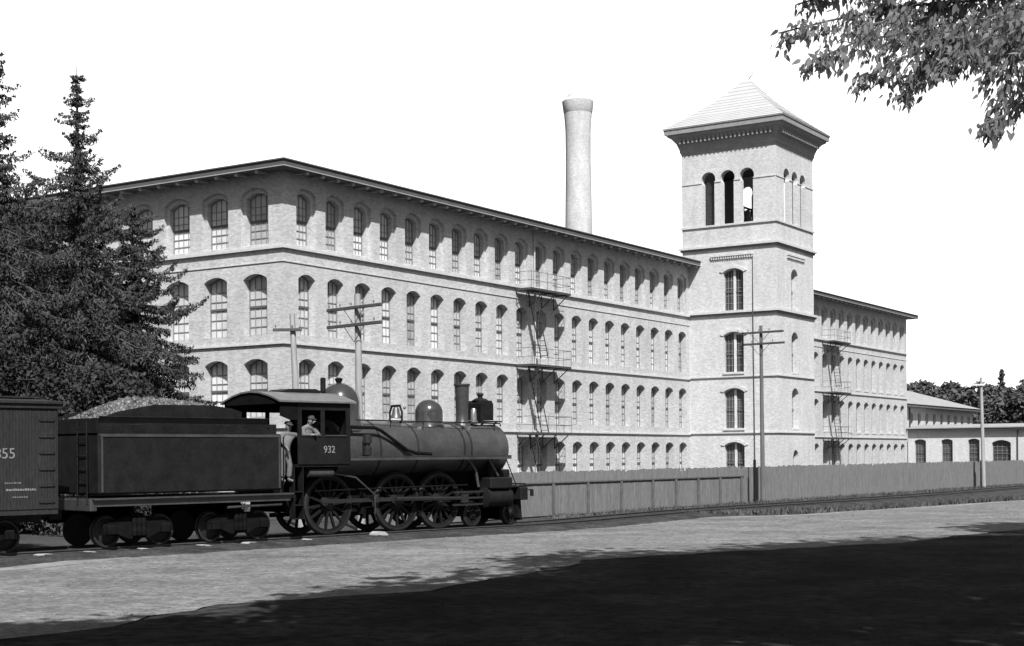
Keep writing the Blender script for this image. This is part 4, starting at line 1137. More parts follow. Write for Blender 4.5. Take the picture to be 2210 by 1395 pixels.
# tender
tend = thing('locomotive_tender', 'black flat sided coal tender coupled behind the locomotive cab', 'tender', tuple(TO + T * (-14.2)), T_ANG)
X2 = lambda s_: s_ + 14.2
mb = MB(); mb.bbox(X2(-17.15), X2(-11.2), -1.44, 1.44, 1.44, 3.08, .05)
tank = mb.build('tank', 'black', tend)
mb = MB()
for s_ in (-17.05, -11.3): mb.box(X2(s_) - .03, X2(s_) + .03, -1.452, -1.44, 1.5, 3.04)
mb.box(X2(-17.1), X2(-11.25), -1.46, -1.44, 2.98, 3.05); mb.build('rivet_strip', 'jacket', tank)
mb = MB()
for sd_ in (-1, 1):
    mb.prism([(sd_ * 1.40, 3.08), (sd_ * 1.42, 3.35), (sd_ * 1.50, 3.50), (sd_ * 1.47, 3.51), (sd_ * 1.38, 3.36), (sd_ * 1.36, 3.08)], X2(-17.15), X2(-11.7), 'yz')
mb.box(X2(-17.18), X2(-17.12), -1.40, 1.40, 3.08, 3.48); mb.box(X2(-11.76), X2(-11.70), -1.36, 1.36, 3.08, 3.45)
mb.tube([(X2(-17.15), -1.49, 3.51), (X2(-11.7), -1.49, 3.51)], .018, 6)
mb.build('coping', 'black', tend)
for sd_ in (-1, 1):
    mb = MB(); mb.prism([(X2(-17.1), 3.45), (X2(-16.5), 3.66), (X2(-15.4), 3.86), (X2(-13.6), 3.88), (X2(-12.9), 3.80), (X2(-12.55), 3.70), (X2(-12.55), 3.3), (X2(-17.1), 3.3)], *sorted((sd_ * 1.36, sd_ * 1.31))); mb.build('coal_board', 'black', tend)
mb = MB(); mb.box(X2(-17.25), X2(-10.85), -1.36, 1.36, 1.12, 1.30); mb.box(X2(-17.3), X2(-10.8), -1.46, 1.46, 1.30, 1.345)
mb.bbox(X2(-17.35), X2(-17.15), -1.35, 1.35, 1.0, 1.32, .02); mb.box(X2(-11.2), X2(-10.83), -1.0, 1.0, 1.35, 1.75); mb.build('frame', 'jacket', tend)
def truck(parent, xc, base, ph):
    t = MB()
    for sd_ in (-1, 1):
        y0, y1 = sorted((sd_ * .92, sd_ * 1.04))
        t.prism([(xc - base / 2 - .22, .36), (xc - base / 2 + .2, .36), (xc - .3, .22), (xc + .3, .22), (xc + base / 2 - .2, .36), (xc + base / 2 + .22, .36), (xc + base / 2 + .22, .62), (xc + .35, .82), (xc - .35, .82), (xc - base / 2 - .22, .62)], y0, y1)
        for k in (-1, 1): t.bbox(xc + k * base / 2 - .13, xc + k * base / 2 + .13, min(sd_ * 1.0, sd_ * 1.16), max(sd_ * 1.0, sd_ * 1.16), .34, .60, .03)
        for k in (-.14, 0, .14): t.lathe([(.06, .3), (.075, .42), (.06, .54), (.075, .66), (.06, .78)], (xc + k, sd_ * 1.1, 0), n=10)
    t.box(xc - .2, xc + .2, -1.0, 1.0, .55, .9)
    f = t.build('truck', 'black_dull', parent)
    for k in (-1, 1):
        for sd_ in (-1, 1):
            q = MB(); r = .42
            q.lathe([(0, -.05), (.10, -.07), (.16, -.03), (r - .10, .01), (r - .06, -.06), (r, -.06), (r, .04), (r + .03, .05), (r + .03, .07), (r - .1, .07), (0, .05)][::1], ax='y', n=32)
            if sd_ > 0:
                q.v = [(a, -b_, c) for a, b_, c in q.v]
            q.build('wheel', 'tyre', f, smooth=True, loc=(xc + k * base / 2, sd_ * .76, r))
truck(tend, X2(-15.75), 1.65, 0); truck(tend, X2(-12.45), 1.65, 0)
mb = MB(); mb.tube([(X2(-13.0), -1.25, .98), (X2(-11.1), -1.25, 1.02)], .045, 8); mb.build('underframe_pipe', 'jacket', tend)
mb = MB(); mb.box(X2(-13.9), X2(-10.9), 1.1, 1.3, .62, 1.12); mb.box(X2(-17.2), X2(-14.6), 1.1, 1.3, .62, 1.12); mb.build('side_sill', 'black_dull', tend)
mb = MB()
for y in (-1.2, -.7): mb.tube([(X2(-17.36), y, 1.2), (X2(-17.36), y, 3.4)], .02, 6)
for k in range(6): mb.tube([(X2(-17.36), -1.2, 1.4 + k * .36), (X2(-17.36), -.7, 1.4 + k * .36)], .016, 5)
mb.build('ladder', 'black', tend)
mb = MB(); mb.tube([(X2(-11.12), -1.4, 1.6), (X2(-11.12), -1.4, 3.0)], .02, 6); mb.box(X2(-12.3), X2(-11.3), -1.30, -.4, 3.08, 3.36); mb.build('toolbox', 'black', tend)

# coal heaped above the tender
rs2 = np.random.RandomState(11)
ico = []
phi = (1 + 5 ** .5) / 2
iv = np.array([(-1, phi, 0), (1, phi, 0), (-1, -phi, 0), (1, -phi, 0), (0, -1, phi), (0, 1, phi), (0, -1, -phi), (0, 1, -phi), (phi, 0, -1), (phi, 0, 1), (-phi, 0, -1), (-phi, 0, 1)]) / 1.9
if_ = np.array([(0, 11, 5), (0, 5, 1), (0, 1, 7), (0, 7, 10), (0, 10, 11), (1, 5, 9), (5, 11, 4), (11, 10, 2), (10, 7, 6), (7, 1, 8), (3, 9, 4), (3, 4, 2), (3, 2, 6), (3, 6, 8), (3, 8, 9), (4, 9, 5), (2, 4, 11), (6, 2, 10), (8, 6, 7), (9, 8, 1)])
def heap_h(x, y):
    # x in s-coordinates
    hx = np.interp(x, [-17.4, -16.9, -16.2, -15.4, -14.3, -13.4, -12.8, -12.4], [3.2, 3.46, 3.78, 4.05, 4.03, 3.95, 3.80, 3.3])
    return 3.3 + (hx - 3.3) * (1 - (abs(y) / 1.50) ** 2.4)
V_, F_ = [], []; off = 0
for _ in range(2300):
    x = rs2.uniform(-16.95, -12.5); y = rs2.uniform(-1.27, 1.27)
    s_ = rs2.uniform(.05, .10) if rs2.rand() > .15 else rs2.uniform(.10, .15); z = heap_h(x, y) - s_ * .5 + rs2.uniform(-.03, .05)
    vv = iv * s_ * rs2.uniform(.6, 1.2, 3) + rs2.normal(0, s_ * .12, iv.shape)
    V_.append(vv + np.array([X2(x), y, z])); F_.append(if_ + off); off += 12
gx = np.linspace(-17.05, -12.4, 30); gy = np.linspace(-1.42, 1.42, 12)
gv = np.array([(X2(a), b_, heap_h(a, b_) - .05) for a in gx for b_ in gy]); gf = []
for i in range(29):
    for j in range(11):
        q = i * 12 + j; gf += [(q, q + 1, q + 13), (q, q + 13, q + 12)]
V_.append(gv); F_.append(np.array(gf) + off)
coal = mesh_np('coal_heap', np.vstack(V_), np.vstack(F_), 'coal'); coal.location = tend.location; coal.rotation_euler = (0, 0, T_ANG)
tag(coal, 'heap of lump coal piled high above the tender sides', 'coal', kind='stuff')

# boxcar
bcx = thing('boxcar', 'dark wooden boxcar lettered 1855 behind the tender, cut off by the left edge', 'boxcar', tuple(TO + T * (-23.8)), T_ANG)
X3 = lambda s_: s_ + 23.8
mb = MB(); x0, x1 = X3(-29.3), X3(-18.3)
for sd_ in (-1, 1):
    x = x0
    while x < x1 - .01:
        w = .085; y0, y1 = sorted((sd_ * 1.38, sd_ * (1.42 + (.004 if int((x - x0) / w) % 2 else 0)))); mb.box(x, min(x + w - .008, x1), y0, y1, 1.12, 3.84); x += w
    mb.box(x0, x1, *sorted((sd_ * 1.34, sd_ * 1.38)), 1.12, 3.84)
mb.box(x0 + .002, x0 + .04, -1.34, 1.34, 1.12, 3.92); mb.box(x1 - .04, x1 - .002, -1.34, 1.34, 1.12, 3.92)
mb.build('body', 'boxcar', bcx)
mb = MB(); mb.prism([(-1.52, 3.88), (-1.52, 3.82), (0, 3.94), (1.52, 3.82), (1.52, 3.88), (0, 4.00)], x0 - .08, x1 + .08, 'yz'); mb.box(x0 - .1, x1 + .1, -1.47, -1.43, 3.70, 3.82); mb.box(x0 - .1, x1 + .1, -.3, .3, 4.01, 4.05); mb.build('roof', 'boxcar', bcx)
mb = MB(); mb.box(x0, x1, -1.40, 1.40, .98, 1.12); mb.box(x0, x1, -.5, .5, .75, .98); mb.tube([(x0 + 1, -1.0, .98), (X3(-26), -1.0, .6), (X3(-21.5), -1.0, .6), (x1 - .8, -1.0, .98)], .03, 6); mb.build('sill', 'boxcar', bcx)
mb = MB(); mb.box(X3(-25.0), X3(-22.9), -1.50, -1.455, 1.2, 3.7); mb.box(X3(-27.2), X3(-22.5), -1.53, -1.47, 3.70, 3.76); mb.build('sliding_door', 'boxcar', bcx)
mb = MB()
g0 = mb.tube([(0, 0, 0), (.02, -.03, .01), (.41, -.03, .01), (.43, 0, 0)], .014, 5).build('grab_iron', 'boxcar', bcx, loc=(x1 - .55, -1.47, 1.35))
for k in range(1, 6): copy_child(g0, bcx, loc=(x1 - .55, -1.47, 1.35 + k * .42))
for k in range(6): copy_child(g0, bcx, loc=(x1 + .03, -1.2, 1.35 + k * .42), rot=(0, 0, PI / 2))
mb = MB(); mb.tube([(x1 + .12, .5, 1.0), (x1 + .12, .5, 4.5)], .02, 6); mb.lathe([(.02, -.02), (.2, 0), (.22, .02), (.2, .04), (.02, .02)], (x1 + .12, .5, 4.5), n=16, cap=False); mb.build('brake_wheel', 'boxcar', bcx)
mb = MB(); mb.tube([(x1, 0, .9), (x1 + .75, 0, .9)], .10, 8); mb.bbox(x1 + .4, x1 + .8, -.14, .14, .76, 1.04, .03); mb.build('coupler', 'black', bcx)
text_mesh('car_number', '1855', .38, bcx, (X3(-20.22), -1.432, 2.42), (PI / 2, 0, 0), 'paint')
M['faded_paint'] = mat('faded_paint', 0.11, 0.4, 9, 0.9)
for (a, b_, z, h_) in ((-19.72, -18.95, 1.60, .06), (-19.75, -19.35, 1.78, .045), (-19.55, -19.15, 1.42, .04)):
    mb = MB(); x = X3(a)
    while x < X3(b_): 
        w = rnd.uniform(.03, .06); mb.box(x, x + w, -1.430, -1.424, z, z + h_ * rnd.uniform(.7, 1)); x += w + .018
    mb.build('stencil_marks', 'paint' if z == 1.60 else 'faded_paint', bcx)
truck(bcx, X3(-20.3), 1.65, 0); truck(bcx, X3(-27.3), 1.65, 0)

# ------------------------------------------------------------------ people
def skin_body(name, verts, edges, radii, mtl, parent, sub=2, root=0):
    me = bpy.data.meshes.new(name); me.from_pydata(verts, edges, [])
    o = bpy.data.objects.new(name, me); col.objects.link(o)
    if parent is not None: o.parent = parent
    sk = o.modifiers.new('skin', 'SKIN'); sk.use_smooth_shade = True
    for i, r in enumerate(radii):
        sv = me.skin_vertices[0].data[i]; sv.radius = (r, r) if not isinstance(r, tuple) else r; sv.use_root = (i == root)
    sb_ = o.modifiers.new('sub', 'SUBSURF'); sb_.levels = sub; sb_.render_levels = sub
    bpy.context.view_layer.update()
    dg = bpy.context.evaluated_depsgraph_get()
    nm = bpy.data.meshes.new_from_object(o.evaluated_get(dg)); nm.name = name
    o.modifiers.clear(); o.data = nm
    nm.materials.clear(); nm.materials.append(M[mtl]); nm.polygons.foreach_set('use_smooth', [True] * len(nm.polygons))
    return o
def person(label, loc, rz, pose):
    p = bpy.data.objects.new('person', None); col.objects.link(p); p.location = loc; p.rotation_euler = (0, 0, rz); tag(p, label, 'person')
    J = pose
    def hand(wr, dirn, up, side):
        d = Vector(dirn).normalized(); u = Vector(up); u = (u - d * u.dot(d)).normalized(); s_ = d.cross(u) * side
        vs = [tuple(Vector(wr) + d * .05), tuple(Vector(wr) + d * .085)]; rr = [.032, .036]; es = [(0, 1)]
        for k, L_ in enumerate((.065, .075, .07, .055)):
            a = Vector(wr) + d * .09 + s_ * (.033 - .022 * k); b_ = a + d * L_ * .5 - u * .006; c = b_ + d * L_ * .35 - u * .025
            i = len(vs); vs += [tuple(a), tuple(b_), tuple(c)]; rr += [.0105, .0095, .0085]; es += [(1, i), (i, i + 1), (i + 1, i + 2)]
        a = Vector(wr) + d * .055 + s_ * .035; b_ = a + d * .035 + s_ * .025; i = len(vs); vs += [tuple(a), tuple(b_)]; rr += [.013, .010]; es += [(0, i), (i, i + 1)]
        return vs, es, rr
    V = [J['pelvis'], J['waist'], J['chest'], J['neck'], J['head0'], J['head1'], J['head2']]
    E_ = [(0, 1), (1, 2), (2, 3), (3, 4), (4, 5), (5, 6)]; R = [.135, .125, .15, .058, .08, .10, .085]
    for sd_ in ('l', 'r'):
        i = len(V); V += [J['sh' + sd_], J['el' + sd_], J['wr' + sd_]]; R += [.072, .048, .033]; E_ += [(2, i), (i, i + 1), (i + 1, i + 2)]
        hv, he, hr = hand(J['wr' + sd_], Vector(J['wr' + sd_]) - Vector(J['el' + sd_]), (0, 0, 1), 1 if sd_ == 'l' else -1)
        k = len(V); V += hv; R += hr; E_ += [(a + k, b_ + k) for a, b_ in he] + [(i + 2, k)]
        i = len(V); V += [J['hip' + sd_], J['kn' + sd_], J['an' + sd_], J['toe' + sd_]]; R += [.10, .065, .048, .04]; E_ += [(0, i), (i, i + 1), (i + 1, i + 2), (i + 2, i + 3)]
    skin_body('body', [tuple(v) for v in V], E_, R, 'skin', p, 2)
    # trousers / overalls and shirt sleeves follow the same skeleton, slightly larger
    V = [J['pelvis'], J['waist'], J['chest']]; R = [.155, .145, .168]; E_ = [(0, 1), (1, 2)]
    for sd_ in ('l', 'r'):
        i = len(V); an = Vector(J['an' + sd_]); kn = Vector(J['kn' + sd_]); V += [J['hip' + sd_], J['kn' + sd_], tuple(an.lerp(kn, .12))]; R += [.118, .088, .082]; E_ += [(0, i), (i, i + 1), (i + 1, i + 2)]
    skin_body('overalls', [tuple(v) for v in V], E_, R, 'cloth', p, 2)
    V = [tuple(Vector(J['chest'])), tuple(Vector(J['chest']).lerp(Vector(J['neck']), .6))]; R = [.172, .085]; E_ = [(0, 1)]
    for sd_ in ('l', 'r'):
        i = len(V); V += [J['sh' + sd_], J['el' + sd_], tuple(Vector(J['wr' + sd_]).lerp(Vector(J['el' + sd_]), .12))]; R += [.09, .064, .052]; E_ += [(0, i), (i, i + 1), (i + 1, i + 2)]
    skin_body('shirt', [tuple(v) for v in V], E_, R, 'shirt', p, 2)
    for sd_ in ('l', 'r'):
        an = Vector(J['an' + sd_]); to = Vector(J['toe' + sd_])
        skin_body('boot', [tuple(an + Vector((0, 0, .06))), tuple(an - Vector((0, 0, .02))), tuple(to)], [(0, 1), (1, 2)], [.062, .06, .05], 'cloth_dark', p, 1)
    h = Vector(J['head1']); fw = Vector(J['face']).normalized(); up = Vector((0, 0, 1)); rt = fw.cross(up)
    q = MB(); base = h + up * .055
    q.lathe([(.112, 0), (.118, .03), (.10, .085), (.05, .10), (0, .102)], tuple(base), n=20); 
    pr = [base + fw * .08 + rt * .08, base + fw * .185 + rt * .045 - up * .02, base + fw * .185 - rt * .045 - up * .02, base + fw * .08 - rt * .08]
    q.add([tuple(a) for a in pr] + [tuple(a + up * .012) for a in pr], [(0, 1, 2, 3), (4, 7, 6, 5), (0, 4, 5, 1), (1, 5, 6, 2), (2, 6, 7, 3), (3, 7, 4, 0)])
    q.build('cap', 'cloth_dark', p, smooth=True)
    q = MB()      # face: nose, eyes, mouth, ears
    q.lathe([(.0, 0), (.016, .01), (.010, .045), (0, .05)], tuple(h + fw * .095 - up * .03), n=8)
    for k in (-1, 1): q.lathe([(0, -.03), (.016, -.02), (.018, .01), (0, .03)], tuple(h + rt * k * .10 - up * .01), n=8)
    q.build('nose_and_ears', 'skin', p, smooth=True)
    q = MB()
    for k in (-1, 1):
        c = h + fw * .088 + rt * k * .035 + up * .012; q.lathe([(0, -.008), (.010, 0), (0, .008)], tuple(c), n=8)
    c = h + fw * .09 - up * .05; q.lathe([(0, -.005), (.022, 0), (0, .005)], tuple(c), n=8)
    q.build('eyes_and_mouth', 'cloth_dark', p)
    return p
# fireman in the gangway between tender and cab: local x = forward along the track, -y = towards the camera, facing the camera
std = dict(pelvis=(-.10, 0, .93), waist=(-.04, -.02, 1.10), chest=(.06, -.04, 1.32), neck=(.07, -.05, 1.50), head0=(.04, -.06, 1.57), head1=(.02, -.08, 1.65), head2=(.01, -.07, 1.72),
           shl=(.24, -.05, 1.40), ell=(.46, -.10, 1.36), wrl=(.62, -.02, 1.44), shr=(-.13, -.02, 1.43), elr=(-.26, -.10, 1.22), wrr=(-.16, -.22, 1.04),
           hipl=(.0, 0, .88), knl=(.09, -.05, .48), anl=(.08, 0, .07), toel=(.11, -.18, .03), hipr=(-.19, 0, .88), knr=(-.16, -.03, .48), anr=(-.14, 0, .07), toer=(-.19, -.17, .03), face=(0, -1, -.05))
pf = TO + T * (-10.86) + TN * 1.18
person('man in pale overalls and dark cap standing in the gap between tender and cab', (pf.x, pf.y, 1.66), T_ANG, std)
sit = dict(pelvis=(0, .12, .48), waist=(0.02, .06, .66), chest=(.03, -.02, .88), neck=(.04, -.06, 1.05), head0=(.05, -.09, 1.11), head1=(.06, -.12, 1.19), head2=(.06, -.12, 1.27),
           shl=(.22, -.02, .95), ell=(.32, -.20, .74), wrl=(.12, -.30, .76), shr=(-.16, 0, .95), elr=(-.24, -.18, .74), wrr=(-.05, -.32, .76),
           hipl=(.10, .10, .45), knl=(.42, .02, .48), anl=(.44, .0, .09), toel=(.60, .0, .05), hipr=(-.06, .10, .45), knr=(.28, .12, .48), anr=(.30, .12, .09), toer=(.46, .12, .05), face=(.25, -1, -.05))
pf = TO + T * (-10.05) + TN * 1.12
person('driver in a dark cap seated at the rear side window of the locomotive cab', (pf.x, pf.y, 2.30), T_ANG, sit)

# ------------------------------------------------------------------ vegetation
def rot_leaves(cent, size, rs, elong=1.6, droop=0.0, flat=0.0):
    """diamond leaves: cent (n,3), size (n,) -> verts, faces"""
    n = len(cent)
    a = rs.normal(size=(n, 3)); a[:, 2] -= droop; a /= np.linalg.norm(a, axis=1)[:, None]
    b = rs.normal(size=(n, 3)); b[:, 2] *= (1 - flat); b -= a * (a * b).sum(1)[:, None]; b /= np.linalg.norm(b, axis=1)[:, None]
    s = size[:, None]
    v = np.stack([cent - a * s * elong * .5, cent + b * s * .5 - a * s * .05, cent + a * s * elong * .5, cent - b * s * .5 - a * s * .05], 1)
    f = np.arange(n * 4).reshape(n, 4)
    return v.reshape(-1, 3), f
def broadleaf(name, label, loc, h, rx, ry, rz, zc, nblob, nleaf, leaf, seed, trunk_r=.35, group=None, mtl='leaves', trunk_off=(0, 0), cat='tree', shell=.55):
    rs = np.random.RandomState(seed)
    t = thing(name, label, cat, loc, 0, group)
    bc_ = []
    while len(bc_) < nblob:
        q = rs.uniform(-1, 1, 3)
        if (q ** 2).sum() < .95: bc_.append(q)
    bc_ = np.array(bc_) * np.array([rx, ry, rz]) * .72; bc_[:, 2] += zc
    br_ = rs.uniform(.26, .46, nblob) * min(rx, ry)
    k = rs.randint(0, nblob, nleaf)
    d = rs.normal(size=(nleaf, 3)); d /= np.linalg.norm(d, axis=1)[:, None]
    rad = br_[k] * (shell + (1.05 - shell) * rs.rand(nleaf) ** .7) * (1 + .22 * np.sin(d[:, 0] * 5 + d[:, 2] * 7 + k))
    c = bc_[k] + d * rad[:, None] * np.array([1, 1, .8])
    v, f = rot_leaves(c, leaf * rs.uniform(.6, 1.3, nleaf), rs, 1.5)
    mesh_np('crown', v, f, mtl, t)
    mb = MB(); ox, oy = trunk_off
    top = (0, 0, zc + rz * .3)
    mb.tube([(ox, oy, 0), (ox * .85, oy * .85, zc * .35), (ox * .4, oy * .4, zc * .7), top], [trunk_r, trunk_r * .8, trunk_r * .55, trunk_r * .2], 10)
    for i in range(min(nblob, 14)):
        s0 = .35 + .4 * rs.rand(); st = Vector((ox * (1 - s0), oy * (1 - s0), zc * s0 + .2)); e = Vector(bc_[i])
        m_ = st.lerp(e, .5) + Vector((0, 0, -.3)); mb.tube([st, m_, e], [trunk_r * .32, trunk_r * .2, trunk_r * .06], 6)
    mb.build('trunk', 'bark', t, smooth=True)
    return t
def conifer(name, label, loc, h, rb, seed, nb=150, group=None, z_low=.8, leaf=.055, power=.9, step=.42, per=7, m_=16):
    """spruce: whorls of drooping boughs, each carrying hanging sprays of fine needles"""
    rs = np.random.RandomState(seed)
    t = thing(name, label, 'tree', loc, 0, group)
    C_, S_ = [], []; limbs = MB(); z0 = z_low; i = 0
    while z0 < h - .3:
        u = (z0 - z_low) / (h - z_low)
        Lr = rb * (1 - u) ** power + .10
        k = per if u < .8 else max(4, per - 2)
        for j in range(k):
            a = i * 2.1 + j * 2 * PI / k + rs.uniform(-.35, .35)
            L_ = Lr * (rs.uniform(.62, 1.12 if u < .6 else 1.35) if rs.rand() > (.12 if u < .6 else .34) else rs.uniform(.25, .6))
            zb = z0 + rs.uniform(-.12, .12)
            dx, dy = math.cos(a), math.sin(a)
            n_ = max(5, int(L_ / .11))
            ts = np.linspace(.06, 1, n_)
            if u > .62: zz = zb + L_ * (.12 * ts - .42 * ts ** 1.6 + .42 * ts ** 4)
            else: zz = zb + L_ * (.10 * ts - (.55 + .25 * (1 - u)) * ts ** 1.5 + .28 * ts ** 4)
            px_, py_ = dx * ts * L_, dy * ts * L_
            limbs.tube([(dx * L_ * q, dy * L_ * q, float(np.interp(q, ts, zz))) for q in (0.0, .35, .7, .95)], [.035 * (1 - u) + .012, .025 * (1 - u) + .008, .012, .004], 4, cap=False)
            wd = (.06 + .26 * np.sin(np.clip(ts * 1.1, 0, 1) * PI) ** .8) * min(1.2, .50 + L_ * .36)
            for q in range(n_):
                lat = rs.uniform(-1, 1, m_) * wd[q]
                hang = rs.rand(m_) ** 1.6 * (.10 + .38 * (1 - u)) * (1 if u < .62 else .75)
                al = rs.normal(0, .05, m_)
                C_.append(np.c_[px_[q] - dy * lat + dx * al, py_[q] + dx * lat + dy * al, zz[q] - np.abs(lat) * .35 - hang])
                S_.append(np.full(m_, leaf) * rs.uniform(.6, 1.3, m_) * (.8 + .5 * (1 - u)))
        i += 1; z0 += step * (.72 + .6 * (1 - u)) * rs.uniform(.8, 1.2)
    C_ = np.vstack(C_); S_ = np.hstack(S_)
    v, f = rot_leaves(C_, S_, rs, 3.2, droop=1.1)
    mesh_np('crown', v, f, 'needles', t)
    limbs.tube([(0, 0, 0), (0, 0, h * .5), (0, 0, h)], [h * .014 + .08, h * .009 + .04, .015], 10)
    limbs.build('trunk', 'bark', t)
    return t
# conifers at the left, between the track and the end of the mill
grp = 'conifers at the left end of the mill'
conifer('spruce_tree', 'tall dark spruce with a ragged spire rising above the roof at the left', (-16.4, 55.0, GZ), 17.5, 5.0, 21, group=grp, power=.97)
conifer('spruce_tree', 'tallest spruce, half outside the left edge of the picture', (-18.1, 51.0, GZ), 17.3, 5.0, 5, group=grp, power=.92)
conifer('spruce_tree', 'broad dense spruce between the two tall spires, below roof height', (-18.8, 58.5, GZ), 13.4, 5.8, 33, group=grp, power=.5, per=9, leaf=.065)
conifer('spruce_tree', 'shorter spruce with drooping boughs nearest the arched end windows', (-15.4, 59.0, GZ), 13.0, 4.2, 44, group=grp, power=.55, per=9, leaf=.06)
broadleaf('leafy_tree', 'low bushy tree between boxcar and tender in front of the spruces', (-15.3, 49.5, GZ), 7, 3.4, 2.6, 2.6, 3.9, 20, 22000, .10, 71, .16, grp, mtl='leaves_dark')
broadleaf('leafy_tree', 'bushy dark tree behind the boxcar at the left edge', (-18.6, 48.3, GZ), 9, 3.2, 2.8, 3.4, 5.2, 20, 22000, .10, 72, .18, grp, mtl='leaves_dark')
broadleaf('leafy_tree', 'rounded tree hiding the far left of the mill wall', (-21.5, 66.0, GZ), 14, 4.5, 3.4, 6.2, 8.0, 24, 22000, .2, 73, .3, grp, mtl='leaves_dark')

pb_ = TO + T * (-17.6) - TN * 4.6
broadleaf('bush', 'low bush beyond the track in the gap between boxcar and tender', (pb_.x, pb_.y, GZ), 2.6, 2.6, 1.6, 1.5, 1.3, 14, 9000, .09, 74, .05, cat='bush', mtl='leaves_dark')
# woods beyond the buildings on the right, each tree its own
wood = [(1948, 788, 236), (1975, 784, 230), (2003, 800, 242), (2030, 806, 228), (2052, 801, 240), (2078, 810, 232), (2100, 803, 244), (2119, 801, 226), (2140, 813, 238), (2160, 814, 230), (2185, 803, 246), (2204, 794, 228), (2228, 790, 238),
        (1990, 812, 205), (2060, 818, 203), (2130, 822, 206), (2195, 815, 204), (2250, 800, 230), (2280, 795, 236)]
names = ['leftmost tree of the far wood, just past the mill end', 'round crowned tree above the left end of the pale hipped roof', 'tree in the far wood above the middle of the hipped roof', 'dark bushy tree above the hip of the pale roof',
         'tree in the far wood right of the hipped roof peak', 'low crowned tree where the skyline dips', 'tree with a pointed shoulder left of the pale pole', 'tree directly behind the top of the pale pole', 'tree in the far wood just right of the pale pole',
         'tree in the skyline dip under the lone spire', 'taller tree near the right end of the skyline', 'dark tree at the right edge of the picture', 'rightmost tree of the far wood, partly out of frame', 'nearer tree filling the wood behind the hipped roof', 'nearer tree behind the end of the hipped roof',
         'nearer tree low behind the pale pole', 'nearer dark tree low at the right edge', 'far wood tree beyond the right edge', 'outermost far wood tree beyond the right edge']
wood_src = []
for k, (px, py, Y) in enumerate(wood):
    x = (px - 1105) / F_PX * Y; zt = EYE + (975 - py) / F_PX * Y
    h_ = zt - GZ
    if k < 5:
        t = broadleaf('leafy_tree', names[k], (x, Y, GZ), h_, 4.6, 4.6, h_ * .42, h_ * .56, 26, 7000, .42, 100 + k, .3, 'trees of the far wood'); wood_src.append((t, h_))
    else:
        s_, h0 = wood_src[k % 5]; t = copy_tree(s_, (x, Y, GZ), k * 1.7); t['label'] = names[k]; sc = h_ / h0; t.scale = (1.0 + .1 * math.sin(k), 1.0 + .1 * math.sin(k), sc)
t = conifer('spruce_tree', 'lone thin conifer spire standing above the far wood at the right', ((2163 - 1105) / F_PX * 232, 232, GZ), 16.0, 1.8, 61, group='trees of the far wood', leaf=.3, step=.8, m_=4)
g = MB(); pts = []
for i in range(41):
    x = 20 + i * 5; pts.append((x, 250 + 6 * math.sin(i), 7 + 1.5 * math.sin(i * .9)))
vs = [(p[0], p[1] - 22, GZ - .05) for p in pts] + [(p[0], p[1], p[2]) for p in pts] + [(p[0], p[1] + 160, p[2] + 1) for p in pts]
fs = [(i, i + 1, i + 42, i + 41) for i in range(40)] + [(i + 41, i + 42, i + 83, i + 82) for i in range(40)]
g.add(vs, fs); structure(g.build('hill', 'weeds'))

# big shade trees over and behind the photographer: their crowns darken the foreground
sg = 'tall shade trees around the photographer'
broadleaf('shade_tree', 'tall leafy shade tree overhead at the left, outside the frame', (-2.9, 6.0, GZ), 17, 5.9, 6.5, 3.0, 13.2, 40, 30000, .42, 201, .4, sg, trunk_off=(-4.5, -8.0))
broadleaf('shade_tree', 'tall leafy shade tree whose crown is above the picture centre', (4.6, 13.2, GZ), 18, 7.2, 6.4, 2.8, 14.2, 44, 12000, .42, 202, .45, sg, trunk_off=(5.0, -4.0))
broadleaf('shade_tree', 'tall leafy shade tree just outside the right edge', (9.6, 19.6, GZ), 20, 7.4, 7.4, 3.0, 16.2, 44, 16000, .42, 203, .45, sg, trunk_off=(4.5, -1.0))
broadleaf('shade_tree', 'tall leafy shade tree leaning over the road on the right', (16.6, 23.4, GZ), 20, 7.6, 7.0, 3.4, 15.8, 44, 26000, .42, 204, .45, sg, trunk_off=(2.0, 0))
broadleaf('shade_tree', 'tall leafy shade tree farther along the road on the right', (24.8, 33.0, GZ), 20, 7.6, 6.8, 4.2, 14.8, 40, 26000, .42, 205, .45, sg, trunk_off=(1.0, 0))
broadleaf('shade_tree', 'tall leafy shade tree behind the photographer on the right', (13.5, 10.5, GZ), 18, 7.5, 7.5, 3.4, 14.0, 38, 5000, .42, 206, .45, sg, trunk_off=(2.0, 0))
broadleaf('shade_tree', 'tall leafy shade tree farthest along the road on the right', (33.0, 42.0, GZ), 20, 7.2, 6.6, 4.2, 13.8, 34, 20000, .42, 207, .45, sg, trunk_off=(1.0, 0))

# drooping leafy boughs entering at the upper right: a maple just outside the frame
rs = np.random.RandomState(77)
maple = thing('maple_tree', 'maple whose drooping leafy boughs hang into the upper right corner', 'tree', (7.6, 11.5, GZ))
O_ = np.array([7.6, 11.5, GZ])
def unproj(px, py, Y):
    c, s_ = math.cos(ROLL), math.sin(ROLL); a = px - 1105; b_ = HOR - py
    return np.array([(a * c + b_ * s_) / F_PX * Y, Y, EYE + (b_ * c - a * s_) / F_PX * Y])
